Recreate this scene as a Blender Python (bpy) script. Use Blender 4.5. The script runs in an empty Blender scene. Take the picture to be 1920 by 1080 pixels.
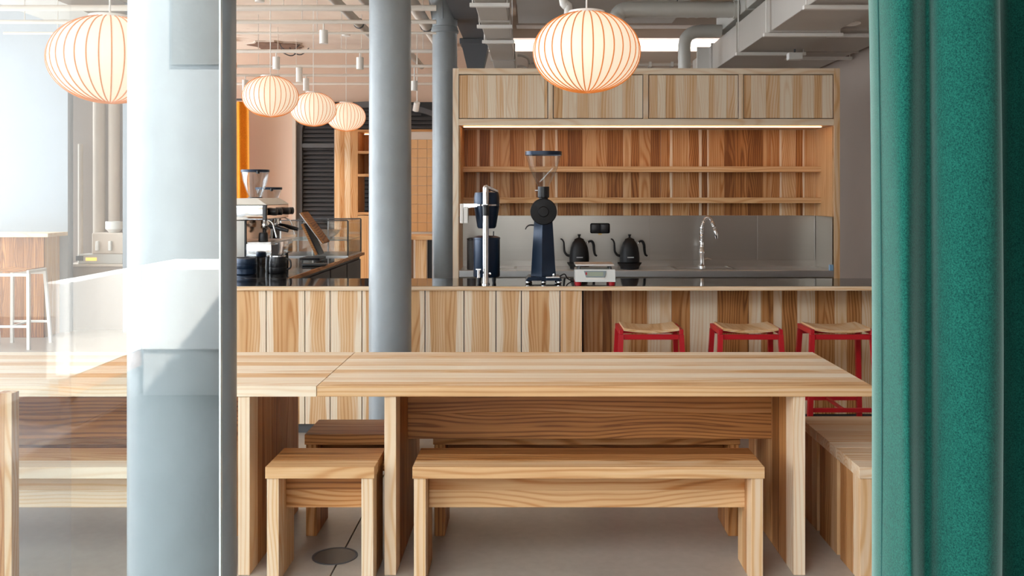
import bpy, bmesh, math, random
from mathutils import Vector, Matrix
R = random.Random(7)
SC = bpy.context.scene
COL = SC.collection
# ---------------------------------------------------------------- camera, world, sun, exposure
F, VX, VY, CH = 1754.0, 1000.0, 364.0, 1.51      # focal length in pixels, vanishing point, eye height
cam = bpy.data.cameras.new('camera'); camo = bpy.data.objects.new('camera', cam); COL.objects.link(camo)
camo.location = (0, 0, CH); camo.rotation_euler = (math.pi/2, 0, 0)
cam.sensor_width = 36; cam.lens = F*36/1920
cam.shift_x = -(VX-960)/1920; cam.shift_y = (VY-540)/1920
cam.clip_start = .05; cam.clip_end = 200
SC.camera = camo
W = bpy.data.worlds.new('sky'); SC.world = W; W.use_nodes = True
bg = W.node_tree.nodes['Background']; bg.inputs[0].default_value = (.86, .93, 1.0, 1); bg.inputs[1].default_value = 3.5
sun = bpy.data.lights.new('sun', 'SUN'); sun.energy = 12.0; sun.angle = math.radians(.6); sun.color = (1, .95, .87)
suno = bpy.data.objects.new('sun', sun); COL.objects.link(suno)
suno.rotation_euler = Vector((-.78, -.52, -1)).to_track_quat('-Z', 'Y').to_euler()
SC.view_settings.view_transform = 'Standard'; SC.view_settings.look = 'None'
SC.view_settings.gamma = 1; SC.view_settings.use_curve_mapping = False
SC.view_settings.exposure = 1.30

def X(px, d): return (px-VX)*d/F
def Z(py, d): return CH-(py-VY)*d/F

# ---------------------------------------------------------------- material helpers
class NT:
    def __init__(s, name):
        s.m = bpy.data.materials.new(name); s.m.use_nodes = True
        s.t = s.m.node_tree; s.n = s.t.nodes; s.l = s.t.links
        s.b = s.n['Principled BSDF']; s.out = s.n['Material Output']
    def node(s, typ, **kw):
        n = s.n.new(typ)
        for k, v in kw.items(): setattr(n, k, v)
        return n
    def put(s, sock, v):
        if isinstance(v, bpy.types.NodeSocket): s.l.new(v, sock)
        else: sock.default_value = v
    def math(s, op, a, b=0.0, c=0.0, clamp=False):
        n = s.node('ShaderNodeMath', operation=op); n.use_clamp = clamp
        for i, v in enumerate((a, b, c)): s.put(n.inputs[i], v)
        return n.outputs[0]
    def comb(s, x, y, z):
        n = s.node('ShaderNodeCombineXYZ')
        for i, v in enumerate((x, y, z)): s.put(n.inputs[i], v)
        return n.outputs[0]
    def noise(s, vec, scale, detail=2.0, rough=.5):
        n = s.node('ShaderNodeTexNoise'); s.put(n.inputs['Vector'], vec)
        n.inputs['Scale'].default_value = scale; n.inputs['Detail'].default_value = detail; n.inputs['Roughness'].default_value = rough
        return n.outputs['Fac']
    def ramp(s, fac, stops):
        n = s.node('ShaderNodeValToRGB'); s.put(n.inputs[0], fac); e = n.color_ramp.elements
        while len(e) < len(stops): e.new(.5)
        for i, (p, c) in enumerate(stops): e[i].position = p; e[i].color = (*c, 1)
        return n.outputs[0]
    def mix(s, fac, a, b, mode='MIX'):
        n = s.node('ShaderNodeMix', data_type='RGBA', blend_type=mode)
        s.put(n.inputs[0], fac)
        for i, v in ((6, a), (7, b)):
            if isinstance(v, tuple): v = (*v, 1)[:4]
            s.put(n.inputs[i], v)
        return n.outputs[2]
    def set(s, **kw):
        for k, v in kw.items():
            k = k.replace('_', ' ')
            if isinstance(v, tuple) and len(v) == 3: v = (*v, 1)
            s.put(s.b.inputs[k], v)
        return s.m

def plain(name, col, rough=.5, metal=0.0, var=.06, scale=6.0, bump=0.0, spec=.5, **kw):
    t = NT(name); co = t.node('ShaderNodeTexCoord').outputs['Object']
    n = t.noise(co, scale, 4)
    c = t.mix(n, tuple(v*(1-var) for v in col), tuple(min(1, v*(1+var)) for v in col))
    if bump:
        b = t.node('ShaderNodeBump'); b.inputs['Strength'].default_value = bump; b.inputs['Distance'].default_value = .01
        t.put(b.inputs['Height'], n); t.put(t.b.inputs['Normal'], b.outputs[0])
    t.set(Base_Color=c, Roughness=rough, Metallic=metal, Specular_IOR_Level=spec, **kw)
    return t.m

def wood(name, grain, across, warm=0.0):
    """solid timber: growth rings around a wandering pith, so faces show cathedrals and ends show arcs"""
    t = NT(name); tc = t.node('ShaderNodeTexCoord'); oi = t.node('ShaderNodeObjectInfo')
    rnd = oi.outputs['Random']
    sp = t.node('ShaderNodeSeparateXYZ'); t.put(sp.inputs[0], tc.outputs['Object'])
    gp = t.node('ShaderNodeSeparateXYZ'); t.put(gp.inputs[0], tc.outputs['Generated'])
    ax = {'x': 0, 'y': 1, 'z': 2}; third = ({'x', 'y', 'z'}-{grain, across}).pop()
    u = t.math('ADD', sp.outputs[ax[grain]], t.math('MULTIPLY', rnd, 31.7)); v = sp.outputs[ax[across]]; w = sp.outputs[ax[third]]
    r2 = t.math('FRACT', t.math('MULTIPLY', rnd, 17.31)); r3 = t.math('FRACT', t.math('MULTIPLY', rnd, 91.7))
    nz = t.noise(t.comb(t.math('MULTIPLY', u, .7), t.math('MULTIPLY', v, 2.2), t.math('MULTIPLY', w, 2.2)), 1.5, 1.5)
    nz = t.math('MULTIPLY', t.math('SUBTRACT', nz, .5), .16)
    vv = t.math('ADD', t.math('ADD', v, t.math('MULTIPLY', t.math('SUBTRACT', r2, .5), .16)), nz)
    ww = t.math('ADD', t.math('ADD', w, t.math('MULTIPLY', r3, .05)), t.math('ADD', .022, t.math('MULTIPLY', nz, .6)))
    r = t.math('SQRT', t.math('ADD', t.math('MULTIPLY', vv, vv), t.math('MULTIPLY', ww, ww)))
    ring = t.math('SINE', t.math('MULTIPLY', r, 2*math.pi/.0165))
    ring = t.math('POWER', t.math('MULTIPLY_ADD', ring, .5, .5), 2.8)
    fib = t.noise(t.comb(t.math('MULTIPLY', u, 4), t.math('MULTIPLY', v, 150), t.math('MULTIPLY', w, 150)), 1, 3)
    broad = t.noise(t.comb(t.math('MULTIPLY', u, .9), t.math('MULTIPLY', v, 16), t.math('MULTIPLY', w, 16)), 1, 2)
    tone = t.node('ShaderNodeAttribute', attribute_type='OBJECT', attribute_name='tone').outputs['Fac']
    sa = t.node('ShaderNodeAttribute', attribute_type='OBJECT', attribute_name='sap_a').outputs['Fac']
    sb = t.node('ShaderNodeAttribute', attribute_type='OBJECT', attribute_name='sap_b').outputs['Fac']
    g = gp.outputs[ax[across]]
    wob = t.math('MULTIPLY', t.math('SUBTRACT', t.noise(t.comb(u, 0, 0), 1.8, 1), .5), .30)
    def step(e, x): return t.math('MULTIPLY', t.math('SUBTRACT', x, e), 45.0, clamp=True)
    m = t.math('MULTIPLY', step(sa, t.math('ADD', g, t.math('MULTIPLY', wob, t.math('GREATER_THAN', sa, .01)))),
               step(sb, t.math('ADD', t.math('SUBTRACT', 1, g), t.math('MULTIPLY', wob, t.math('GREATER_THAN', sb, .01)))))
    # no sapwood when the width is zero
    m = t.math('MAXIMUM', m, t.math('LESS_THAN', t.math('ADD', sa, sb), .01))
    te = t.math('MULTIPLY', tone, m)
    te = t.math('ADD', te, t.math('MULTIPLY', t.math('SUBTRACT', broad, .5), t.math('MULTIPLY_ADD', m, .35, .1)))
    te = t.math('ADD', te, t.math('MULTIPLY', ring, t.math('MULTIPLY_ADD', te, .22, .13)), clamp=True)
    te = t.math('ADD', te, t.math('MULTIPLY', t.math('SUBTRACT', fib, .5), t.math('MULTIPLY_ADD', te, .35, .08)), clamp=True)
    c = t.ramp(te, [(0, (.84, .705, .535)), (.35, (.69, .42, .205)), (.7, (.47, .195, .055)), (1, (.21, .072, .018))])
    t.set(Base_Color=c, Roughness=t.math('MULTIPLY_ADD', fib, .2, .38), Specular_IOR_Level=.35)
    return t.m
WM = {}
def wm(grain, across):
    k = grain+across
    if k not in WM: WM[k] = wood('timber_'+k, grain, across)
    return WM[k]

def glassy(name, refl, tint=(1, 1, 1), rough=0.0, power=3.0, grow=.6):
    """thin clear sheet: straight-through light plus a mirror reflection that grows at grazing angles"""
    t = NT(name)
    tr = t.node('ShaderNodeBsdfTransparent'); tr.inputs[0].default_value = (*tint, 1)
    gl = t.node('ShaderNodeBsdfGlossy'); gl.inputs['Roughness'].default_value = rough
    lw = t.node('ShaderNodeLayerWeight'); lw.inputs[0].default_value = .25
    f = t.math('MULTIPLY_ADD', t.math('POWER', lw.outputs['Facing'], power), grow, refl, clamp=True)
    mx = t.node('ShaderNodeMixShader'); t.put(mx.inputs[0], f)
    t.l.new(tr.outputs[0], mx.inputs[1]); t.l.new(gl.outputs[0], mx.inputs[2]); t.l.new(mx.outputs[0], t.out.inputs[0])
    return t.m

def glow(name, col, strength, base=None):
    t = NT(name); t.set(Base_Color=base or col, Emission_Color=col, Emission_Strength=strength, Roughness=.6)
    return t.m

def felt(name, a, b, scale):
    t = NT(name); co = t.node('ShaderNodeTexCoord').outputs['Object']
    n = t.noise(co, scale, 3, .75); n2 = t.noise(co, scale*.12, 2)
    c = t.mix(t.math('MULTIPLY_ADD', t.math('SUBTRACT', n, .5), 3.2, t.math('MULTIPLY_ADD', n2, .3, .35), clamp=True), a, b)
    bp = t.node('ShaderNodeBump'); bp.inputs['Strength'].default_value = .25; bp.inputs['Distance'].default_value = .002
    t.put(bp.inputs['Height'], n); t.put(t.b.inputs['Normal'], bp.outputs[0])
    t.set(Base_Color=c, Roughness=.95, Specular_IOR_Level=.1, Sheen_Weight=.55, Sheen_Roughness=.4, Sheen_Tint=(.75, 1.0, .9))
    return t.m

def concrete(name, a, b, rough):
    t = NT(name); co = t.node('ShaderNodeTexCoord').outputs['Object']
    n = t.noise(co, 1.4, 6, .6); n2 = t.noise(co, 26, 4)
    f = t.math('MULTIPLY_ADD', n2, .35, t.math('MULTIPLY', n, .75), clamp=True)
    t.set(Base_Color=t.ramp(f, [(.25, a), (.8, b)]), Roughness=t.math('MULTIPLY_ADD', n, .25, rough), Specular_IOR_Level=.4)
    return t.m

def oldceiling(name):
    t = NT(name); co = t.node('ShaderNodeTexCoord').outputs['Object']
    n = t.noise(co, .9, 5, .6); st = t.noise(co, .55, 4, .65)
    c = t.ramp(n, [(.3, (.62, .47, .37)), (.7, (.80, .68, .56))])
    c = t.mix(t.ramp(st, [(.60, (0, 0, 0)), (.66, (1, 1, 1))]), c, (.36, .20, .11))
    t.set(Base_Color=c, Roughness=.9)
    return t.m

def brushed(name, col, rough, axis=0):
    t = NT(name); co = t.node('ShaderNodeTexCoord').outputs['Object']
    mp = t.node('ShaderNodeMapping'); sc = [160, 160, 160]; sc[axis] = 2; mp.inputs['Scale'].default_value = sc
    t.put(mp.inputs[0], co); n = t.noise(mp.outputs[0], 1, 3)
    t.set(Base_Color=t.mix(n, tuple(v*.92 for v in col), col), Metallic=1.0, Roughness=t.math('MULTIPLY_ADD', n, .12, rough))
    return t.m

M = {}
M['floor'] = concrete('polished_concrete', (.30, .25, .20), (.43, .37, .31), .22)
M['grout'] = plain('floor_joint', (.10, .085, .07), .9)
M['plaster'] = plain('warm_plaster', (.62, .51, .42), .9, var=.08, scale=2)
M['pink'] = plain('pink_plaster', (.68, .49, .37), .9, var=.05, scale=2)
M['taupe'] = plain('taupe_plaster', (.36, .29, .245), .85, var=.06, scale=2)
M['blocker'] = plain('light_blocker_dark', (.10, .085, .075), .85, var=.06, scale=2)  # dark finish of the added wall, keeps bounce light off the curtain
M['whitewall'] = plain('white_plaster', (.33, .365, .40), .85, var=.03, scale=2)
M['ceil'] = oldceiling('old_ceiling')
M['grey_duct'] = plain('painted_duct', (.50, .46, .41), .55, var=.05, scale=3)
M['pale_duct'] = plain('galvanised_duct', (.60, .58, .53), .45, metal=.15, var=.06)
M['whitepaint'] = plain('white_enamel', (.80, .77, .72), .45, var=.03)
M['rail'] = plain('conduit_paint', (.72, .65, .57), .5, var=.04)
M['column'] = plain('blue_grey_gloss_paint', (.27, .298, .312), .34, var=.10, scale=9, bump=.5, spec=.5)
M['darksteel'] = plain('dark_steel_paint', (.085, .085, .09), .55, var=.1)
M['louver'] = plain('louver_paint', (.10, .095, .095), .5, var=.1)
M['black'] = plain('black_plastic', (.012, .012, .014), .35, var=.1)
M['matteblack'] = plain('matte_black_metal', (.008, .008, .009), .5, var=.1, spec=.3)
M['navy'] = plain('navy_hammered_metal', (.008, .022, .050), .30, metal=.3, var=.3, scale=300)
M['chrome'] = plain('chrome', (.80, .80, .80), .09, metal=1.0, var=.02)
M['steel'] = brushed('brushed_steel', (.47, .44, .40), .26)
M['steel_edge'] = brushed('steel_edge', (.78, .78, .78), .28)
M['stone'] = plain('black_polished_stone', (.018, .018, .018), .06, var=.3, scale=60, spec=.6)
M['red'] = plain('red_lacquer', (.50, .010, .018), .35, var=.06)
M['orange'] = felt('orange_cloth', (.62, .20, .012), (.85, .33, .03), 90)
M['green'] = felt('green_felt', (.002, .034, .028), (.011, .112, .08), 330)
M['green_dark'] = plain('green_thread', (.008, .07, .06), .9)
M['tile'] = plain('ochre_glaze', (.62, .32, .12), .28, var=.12, scale=5)
M['cream'] = plain('cream_enamel', (.74, .70, .62), .4, var=.03)
M['scalebody'] = plain('scale_plastic', (.70, .71, .68), .4, var=.03)
M['lcd'] = plain('lcd_glass', (.33, .38, .30), .2, var=.04)
M['lcdframe'] = plain('lcd_frame', (.22, .27, .29), .3)
M['tinted_chrome'] = plain('reflection_tinted_chrome', (.78, .54, .38), .10, metal=1.0, var=.03)  # mirror metal with the pink wall's reflection put into its colour
M['pane'] = glassy('storefront_glass', .095, (.97, .99, .985))
M['clear'] = glassy('clear_glass', .07, (.93, .945, .95), power=1.6, grow=.75)
M['pane2'] = glassy('second_pane_glass', .05)
M['edge'] = plain('glass_edge', (.62, .70, .68), .15, var=.03)
M['asphalt'] = concrete('street_paving', (.045, .046, .05), (.075, .076, .08), .7)
M['render'] = plain('pale_render', (.40, .40, .395), .9, var=.05)
M['brick'] = plain('brown_render', (.20, .185, .17), .9, var=.1)
M['kiosk'] = plain('white_kiosk', (.72, .72, .71), .7, var=.02)
M['shade'] = glow('lamp_paper', (1.0, .81, .60), .30, (.62, .52, .42))
M['rib'] = glow('lamp_rib', (1.0, .30, .05), .15, (.50, .15, .03))
M['led'] = glow('led_strip', (1.0, .60, .34), 2.4)
M['spotglow'] = glow('spot_lens', (1.0, .90, .75), 4.0)
M['amber'] = glow('amber_display', (1.0, .45, .08), .7)
M['sky_pane'] = glassy('window_glass', .05)
M['rubber'] = plain('rubber_foot', (.02, .02, .02), .7)
M['printed'] = plain('pale_print', (.42, .42, .42), .5)
M['brass'] = plain('brass', (.55, .38, .16), .3, metal=1)
M['blueplastic'] = plain('blue_film', (.25, .42, .62), .3)

# ---------------------------------------------------------------- mesh helpers
def box(bm, x0, x1, y0, y1, z0, z1, bev=0.0, seg=1):
    v = [bm.verts.new(p) for p in ((x0,y0,z0),(x1,y0,z0),(x1,y1,z0),(x0,y1,z0),(x0,y0,z1),(x1,y0,z1),(x1,y1,z1),(x0,y1,z1))]
    fs = [bm.faces.new([v[i] for i in q]) for q in ((3,2,1,0),(4,5,6,7),(0,1,5,4),(1,2,6,5),(2,3,7,6),(3,0,4,7))]
    if bev > 0:
        es = list({e for f in fs for e in f.edges})
        bmesh.ops.bevel(bm, geom=es, offset=bev, segments=seg, affect='EDGES', profile=.5)
def hexa(bm, lo, hi):
    """lo, hi: four (x,y,z) each, same winding"""
    v = [bm.verts.new(p) for p in lo]+[bm.verts.new(p) for p in hi]
    for q in ((3,2,1,0),(4,5,6,7),(0,1,5,4),(1,2,6,5),(2,3,7,6),(3,0,4,7)): bm.faces.new([v[i] for i in q])
def lathe(bm, prof, n=32, c=(0,0,0), axis='z', closed=False):
    rings = []
    for r, h in prof:
        ring = []
        for k in range(n):
            a = 2*math.pi*k/n; p = (r*math.cos(a), r*math.sin(a), h)
            if axis == 'y': p = (p[0], p[2], p[1])
            if axis == 'x': p = (p[2], p[0], p[1])
            ring.append(bm.verts.new((p[0]+c[0], p[1]+c[1], p[2]+c[2])))
        rings.append(ring)
    for a, b in zip(rings, rings[1:]):
        for k in range(n): bm.faces.new((a[k], a[(k+1) % n], b[(k+1) % n], b[k]))
    if prof[0][0] > 1e-4 and not closed: bm.faces.new(rings[0][::-1])
    if prof[-1][0] > 1e-4 and not closed: bm.faces.new(rings[-1])
    if closed:
        a, b = rings[-1], rings[0]
        for k in range(n): bm.faces.new((a[k], a[(k+1) % n], b[(k+1) % n], b[k]))
def tube(bm, pts, r, n=10, caps=True):
    pts = [Vector(p) for p in pts]; rings = []; up = None
    rr = r if isinstance(r, (list, tuple)) else [r]*len(pts)
    for i, p in enumerate(pts):
        d = (pts[min(i+1, len(pts)-1)]-pts[max(i-1, 0)]).normalized()
        if up is None: up = Vector((0,0,1)) if abs(d.z) < .9 else Vector((1,0,0))
        s = d.cross(up).normalized(); up = s.cross(d).normalized()
        rings.append([bm.verts.new(p+rr[i]*(math.cos(2*math.pi*k/n)*s+math.sin(2*math.pi*k/n)*up)) for k in range(n)])
    for a, b in zip(rings, rings[1:]):
        for k in range(n): bm.faces.new((a[k], a[(k+1) % n], b[(k+1) % n], b[k]))
    if caps: bm.faces.new(rings[0][::-1]); bm.faces.new(rings[-1])
def prism(bm, poly, lo, hi, axis='y'):
    def P(a, b, t): return {'y': (a, t, b), 'x': (t, a, b), 'z': (a, b, t)}[axis]
    A = [bm.verts.new(P(a, b, lo)) for a, b in poly]; B = [bm.verts.new(P(a, b, hi)) for a, b in poly]
    n = len(poly); bm.faces.new(A); bm.faces.new(B[::-1])
    for k in range(n): bm.faces.new((A[k], B[k], B[(k+1) % n], A[(k+1) % n]))
def spline(pts, n=6):
    pts = [Vector(p) for p in pts]; out = []
    for i in range(len(pts)-1):
        p0 = pts[max(i-1, 0)]; p1 = pts[i]; p2 = pts[i+1]; p3 = pts[min(i+2, len(pts)-1)]
        for k in range(n):
            t = k/n
            out.append(.5*((2*p1)+(p2-p0)*t+(2*p0-5*p1+4*p2-p3)*t*t+(3*p1-p0-3*p2+p3)*t**3))
    return out+[pts[-1]]

def obj(name, fn, mat, parent=None, loc=(0,0,0), smooth=None, **props):
    bm = bmesh.new(); fn(bm); bmesh.ops.recalc_face_normals(bm, faces=bm.faces[:])
    me = bpy.data.meshes.new(name); bm.to_mesh(me); bm.free()
    me.materials.append(M[mat] if isinstance(mat, str) else mat)
    if smooth is not None:
        for p in me.polygons: p.use_smooth = True
        if smooth < 180: me.set_sharp_from_angle(angle=math.radians(smooth))
    o = bpy.data.objects.new(name, me); COL.objects.link(o); o.location = loc
    if parent: o.parent = parent
    for k, v in props.items(): o[k] = v
    return o
def bx(name, x0, x1, y0, y1, z0, z1, mat, parent=None, bev=.0, seg=1, **props):
    c = ((x0+x1)/2, (y0+y1)/2, (z0+z1)/2); a, b, d = (x1-x0)/2, (y1-y0)/2, (z1-z0)/2
    return obj(name, lambda bm: box(bm, -a, a, -b, b, -d, d, bev, seg), mat, parent, c, **props)
BC = {}
def board(name, x0, x1, y0, y1, z0, z1, grain, across, parent=None, tone=.3, sap=(0, 0), bev=.0012):
    """one piece of timber; alike sizes share their mesh"""
    a, b, d = (x1-x0)/2, (y1-y0)/2, (z1-z0)/2
    k = (round(a, 4), round(b, 4), round(d, 4), grain, across, bev)
    if k not in BC:
        bm = bmesh.new(); box(bm, -a, a, -b, b, -d, d, bev); bmesh.ops.recalc_face_normals(bm, faces=bm.faces[:])
        me = bpy.data.meshes.new(name); bm.to_mesh(me); bm.free(); me.materials.append(wm(grain, across)); BC[k] = me
    o = bpy.data.objects.new(name, BC[k]); COL.objects.link(o)
    o.location = ((x0+x1)/2, (y0+y1)/2, (z0+z1)/2)
    if parent: o.parent = parent
    o['tone'] = float(tone); o['sap_a'] = float(sap[0]); o['sap_b'] = float(sap[1])
    return o
def tag(o, label, cat, group=None):
    o['label'] = label; o['category'] = cat
    if group: o['group'] = group
    return o
def thing(name, label, cat, loc=(0,0,0), group=None, rz=0):
    o = bpy.data.objects.new(name, None); COL.objects.link(o); o.location = loc; o.rotation_euler = (0,0,rz)
    o.empty_display_size = .1
    return tag(o, label, cat, group)
def struct(o): o['kind'] = 'structure'; return o
def copy_tree(o, parent=None):
    c = o.copy(); COL.objects.link(c); c.parent = parent
    for ch in list(o.children): copy_tree(ch, c)
    return c
def dup(o, loc, label, rz=None):
    c = copy_tree(o); c.location = loc; c['label'] = label
    if rz is not None: c.rotation_euler = (0,0,rz)
    return c

# ================================================================ THE SETTING
CZ = 3.6
FY = 2.0                                                    # the glass storefront line
fl = struct(bx('floor', -6.5, 3.2, 1.4, 14.6, -.06, -.012, 'grout'))
xs = [-6.5, -5.59, -3.20, -.803, 1.60, 3.2]; ys = [1.4, 1.76, 6.56, 8.96, 11.36, 14.6]
for a, b in zip(xs, xs[1:]):
    for c, d in zip(ys, ys[1:]):
        o = bx('floor_slab', a+.003, b-.003, c+.003, d-.003, -.012, 0, 'floor', None, .001)
        o.parent = fl; o.location -= fl.location
st = bx('ground', -30, 30, -30, 1.4, -.2, -.005, 'asphalt'); struct(st)
st['label'] = 'dark street paving outside the shop'
struct(bx('ceiling', -6.5, 3.2, 1.2, 14.6, CZ, CZ+.15, 'ceil'))
struct(bx('wall_back', -6.5, -.75, 13.6, 13.75, 0, CZ, 'pink'))
# right rear wall with its clerestory opening
def wbr(bm):
    box(bm, -.75, 3.1, 11, 11.15, 0, 3.19); box(bm, -.75, 3.1, 11, 11.15, 3.345, CZ)
    box(bm, -.75, -.62, 11, 11.15, 3.19, 3.345); box(bm, 2.9, 3.1, 11, 11.15, 3.19, 3.345); box(bm, -.75, -.62, 11.15, 13.75, 0, CZ)
struct(obj('wall_back_kitchen', wbr, 'plaster'))
w3 = struct(bx('window_3', -.62, 2.9, 11.06, 11.075, 3.19, 3.345, 'sky_pane'))
struct(bx('wall_right', 2.98, 3.1, 2.1, 11, 0, CZ, 'taupe'))
struct(bx('wall_front_right', 1.02, 3.1, 2.1, 2.22, 0, CZ, 'taupe'))
struct(bx('wall_added_blocker', 1.095, 1.22, -3.2, 2.1, 0, CZ, 'blocker'))  # unseen wall, added to keep the curtain's right fold dark
struct(bx('ceiling_added_blocker', -.25, 3.1, -3.2, 1.19, 3.3, 3.45, 'taupe'))  # unseen canopy, added to cut sky light on the curtain
# left wall of large daylight windows (outside the frame)
def wl(bm):
    box(bm, -6.5, -6.35, 1.4, 14.6, 0, .12); box(bm, -6.5, -6.35, 1.4, 14.6, 3.4, CZ)
    for y in (1.4, 3.6, 5.8, 8.0, 10.2, 12.4, 14.45): box(bm, -6.5, -6.35, y, y+.15, .12, 3.4)
struct(obj('wall_left', wl, 'whitewall'))
# white wall behind the bar, taupe recess beside it, white pier
struct(bx('wall_bar', -6.35, X(127, 10.2), 10.2, 10.32, 0, CZ, 'whitewall'))
struct(bx('wall_recess', -5.5, -4.3, 10.85, 10.95, 0, CZ, 'taupe'))
struct(bx('wall_pier', X(230, 10.2), X(330, 10.2), 10.2, 10.32, 0, CZ, 'whitewall'))
struct(bx('trim_1', X(127, 10.2), -4.45, 2.4, 10.19, 3.32, CZ-.01, 'grey_duct'))
# storefront glass
g1 = struct(bx('window_1', -6.34, X(411, FY), FY, FY+.010, .06, 3.38, 'pane'))
e1 = bx('pane_edge', X(411, FY), X(414, FY), FY-.001, FY+.011, .06, 3.38, 'edge'); e1.parent = g1; e1.location -= g1.location
g2 = struct(bx('window_2', -6.34, X(130, 1.94), 1.94, 1.948, .06, 3.38, 'pane2'))
struct(bx('trim_2', -6.35, X(414, FY), FY-.08, FY+.05, 0, .06, 'darksteel'))
struct(bx('trim_3', -6.35, 1.02, FY-.08, FY+.05, 3.38, CZ, 'darksteel'))

# street side, seen only mirrored in the storefront glass
kz = .34
kk = thing('street_kiosk', 'white kiosk with wooden plinth on the street, mirrored in the storefront glass', 'kiosk', (-2.0, -3.4, 0))
def kio(bm):
    box(bm, -.94, .55, -.6, .40, kz, .955, .01); box(bm, -1.07, -.943, -.6, 1.40, kz, .955, .01)
obj('body', kio, 'kiosk', kk)
board('plinth', -1.06, -.95, -.5, 1.38, .22, kz-.001, 'y', 'z', kk, 1.0)
bx('plinth', -.93, .53, -.5, .38, 0, kz-.001, 'render', kk); bx('skid', -1.03, -.97, -.4, 1.3, 0, .219, 'darksteel', kk)
def facade(label, x0, x1, y, mat):
    fo = thing('street_facade', label, 'building', (x0, y, 0), 'houses across the street')
    bx('wall', 0, x1-x0, -.5, 0, 0, 5.4, mat, fo)
    for i in range(int((x1-x0)/1.9)):
        for k in ((0, 1) if mat == 'brick' else (1,)): bx('window', .5+i*1.9, 1.5+i*1.9, -.02, .03, 1.2+k*1.9, 2.6+k*1.9, 'darksteel' if mat == 'brick' else 'brick', fo)
facade('pale rendered house front across the street, mirrored on the foreground column glass', X(247, 11.5), 5.0, -7.5, 'render')
facade('brown rendered house front across the street, mirrored at the far left of the glass', -16.0, X(247, 11.5)-.02, -7.5, 'brick')

# ================================================================ COLUMNS
def column(label, x, y, r, cap=None):
    t = thing('column', label, 'column', (x, y, 0), 'painted iron columns')
    obj('shaft', lambda bm: lathe(bm, [(r*1.0, 0.0), (r, .2), (r, 1.2), (r*.985, 2.4), (r*.985, CZ-.001)], 48), 'column', t, smooth=40)
    obj('foot', lambda bm: lathe(bm, [(r*1.18, 0), (r*1.18, .05), (r*1.06, .075), (r*1.002, .08)], 48), 'column', t, smooth=40)
    if cap:
        z = cap
        obj('collar', lambda bm: lathe(bm, [(r*.99, z-.03), (r*1.10, z-.02), (r*1.10, z+.0), (r*1.04, z+.012), (r*1.04, z+.03), (r*.99, z+.035)], 48), 'column', t, smooth=40)
        obj('capital', lambda bm: lathe(bm, [(r*.99, z+.2), (r*1.12, z+.27), (r*1.26, z+.32), (r*1.28, z+.45), (r*1.0, z+.46)], 48), 'column', t, smooth=40)
        for k in range(4):
            a = math.pi/4+k*math.pi/2-.9
            def fin(bm):
                hexa(bm, [(r*.9, -.008, z+.10), (r*1.03, -.008, z+.10), (r*1.03, .008, z+.10), (r*.9, .008, z+.10)],
                     [(r*.9, -.012, z+.32), (r*1.3, -.012, z+.32), (r*1.3, .012, z+.32), (r*.9, .012, z+.32)])
            o = obj('bracket_fin', fin, 'column', t); o.rotation_euler = (0, 0, a)
    return t
column('thick blue-grey round column in the foreground behind the storefront glass', X(343, 2.30), 2.30, .1265)
column('blue-grey round column between the long table and the counter', X(731.5, 5.5), 5.5, .124)
column('blue-grey round column with flanged collar beside the wooden shelf unit', X(834, 9.2), 9.2, .124, Z(58, 9.2))
# dark post with capital beyond
t = thing('steel_post', 'dark iron post with wide capital above the left corner of shelf unit', 'post', (X(892, 10.4), 10.4, 0))
obj('shaft', lambda bm: box(bm, -.09, .09, -.09, .09, 0, 2.95, .012), 'darksteel', t)
obj('capital', lambda bm: hexa(bm, [(-.09,-.09,2.9),(.09,-.09,2.9),(.09,.09,2.9),(-.09,.09,2.9)], [(-.15,-.13,3.16),(.15,-.13,3.16),(.15,.13,3.16),(-.15,.13,3.16)]), 'darksteel', t)
obj('cap_plate', lambda bm: box(bm, -.17, .17, -.15, .15, 3.16, 3.22, .006), 'darksteel', t)
tag(bx('steel_beam', X(892, 10.4)-.13, X(892, 10.4)+.13, 6.2, 10.9, 3.22, CZ-.002, 'darksteel'), 'dark steel beam running along the ceiling over the iron post', 'beam')

# ================================================================ FURNITURE OF TIMBER
def table(label, cx, yf, tones, edge_tone):
    """origin at floor, centre of width, front edge line"""
    t = thing('dining_table', label, 'table', (cx, yf, 0), 'long wooden tables')
    w, D, H = 1.10, .80, .75
    n = len(tones); d = D/n
    for i, tn in enumerate(tones):
        board('top_stave', -w+.0005, w-.0005, i*d, (i+1)*d, H-.041, H, 'x', 'y', t, tn if i else edge_tone, bev=.0007)
    for s in (-1, 1):
        x0 = s*(w-.266)-(.046 if s > 0 else 0)
        p = thing('end_panel', '', '', (0,0,0)); p.parent = t
        for q in ('label', 'category'): del p[q]
        m = 7; dd = (D-.03)/m
        for i in range(m):
            board('panel_stave', x0, x0+.046, .008+i*dd, .008+(i+1)*dd, 0, H-.041, 'z', 'y', p, (.12 if i == 0 else R.choice((.6, .75, .85, .65, .5))), bev=.0007)  # staves behind the front one toned darker: side shade put into the timber
    xi = w-.266-.046
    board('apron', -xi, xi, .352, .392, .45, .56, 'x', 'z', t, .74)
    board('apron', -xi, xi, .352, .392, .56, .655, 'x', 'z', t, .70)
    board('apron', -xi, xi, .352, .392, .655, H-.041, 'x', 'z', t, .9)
    return t
TF = 3.70
TCX = X(1115.5, TF)
table('long pale wooden table at the centre, nearest the green curtain', TCX, TF, [.30, .12, .0, .22, .0, .2, .0, .26, .1], .32)
table('long pale wooden table on the left, partly behind glass and column', TCX-2.202, TF, [.02, .0, .30, .05, .0, .28, .05, .24, .02], .02)

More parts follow.
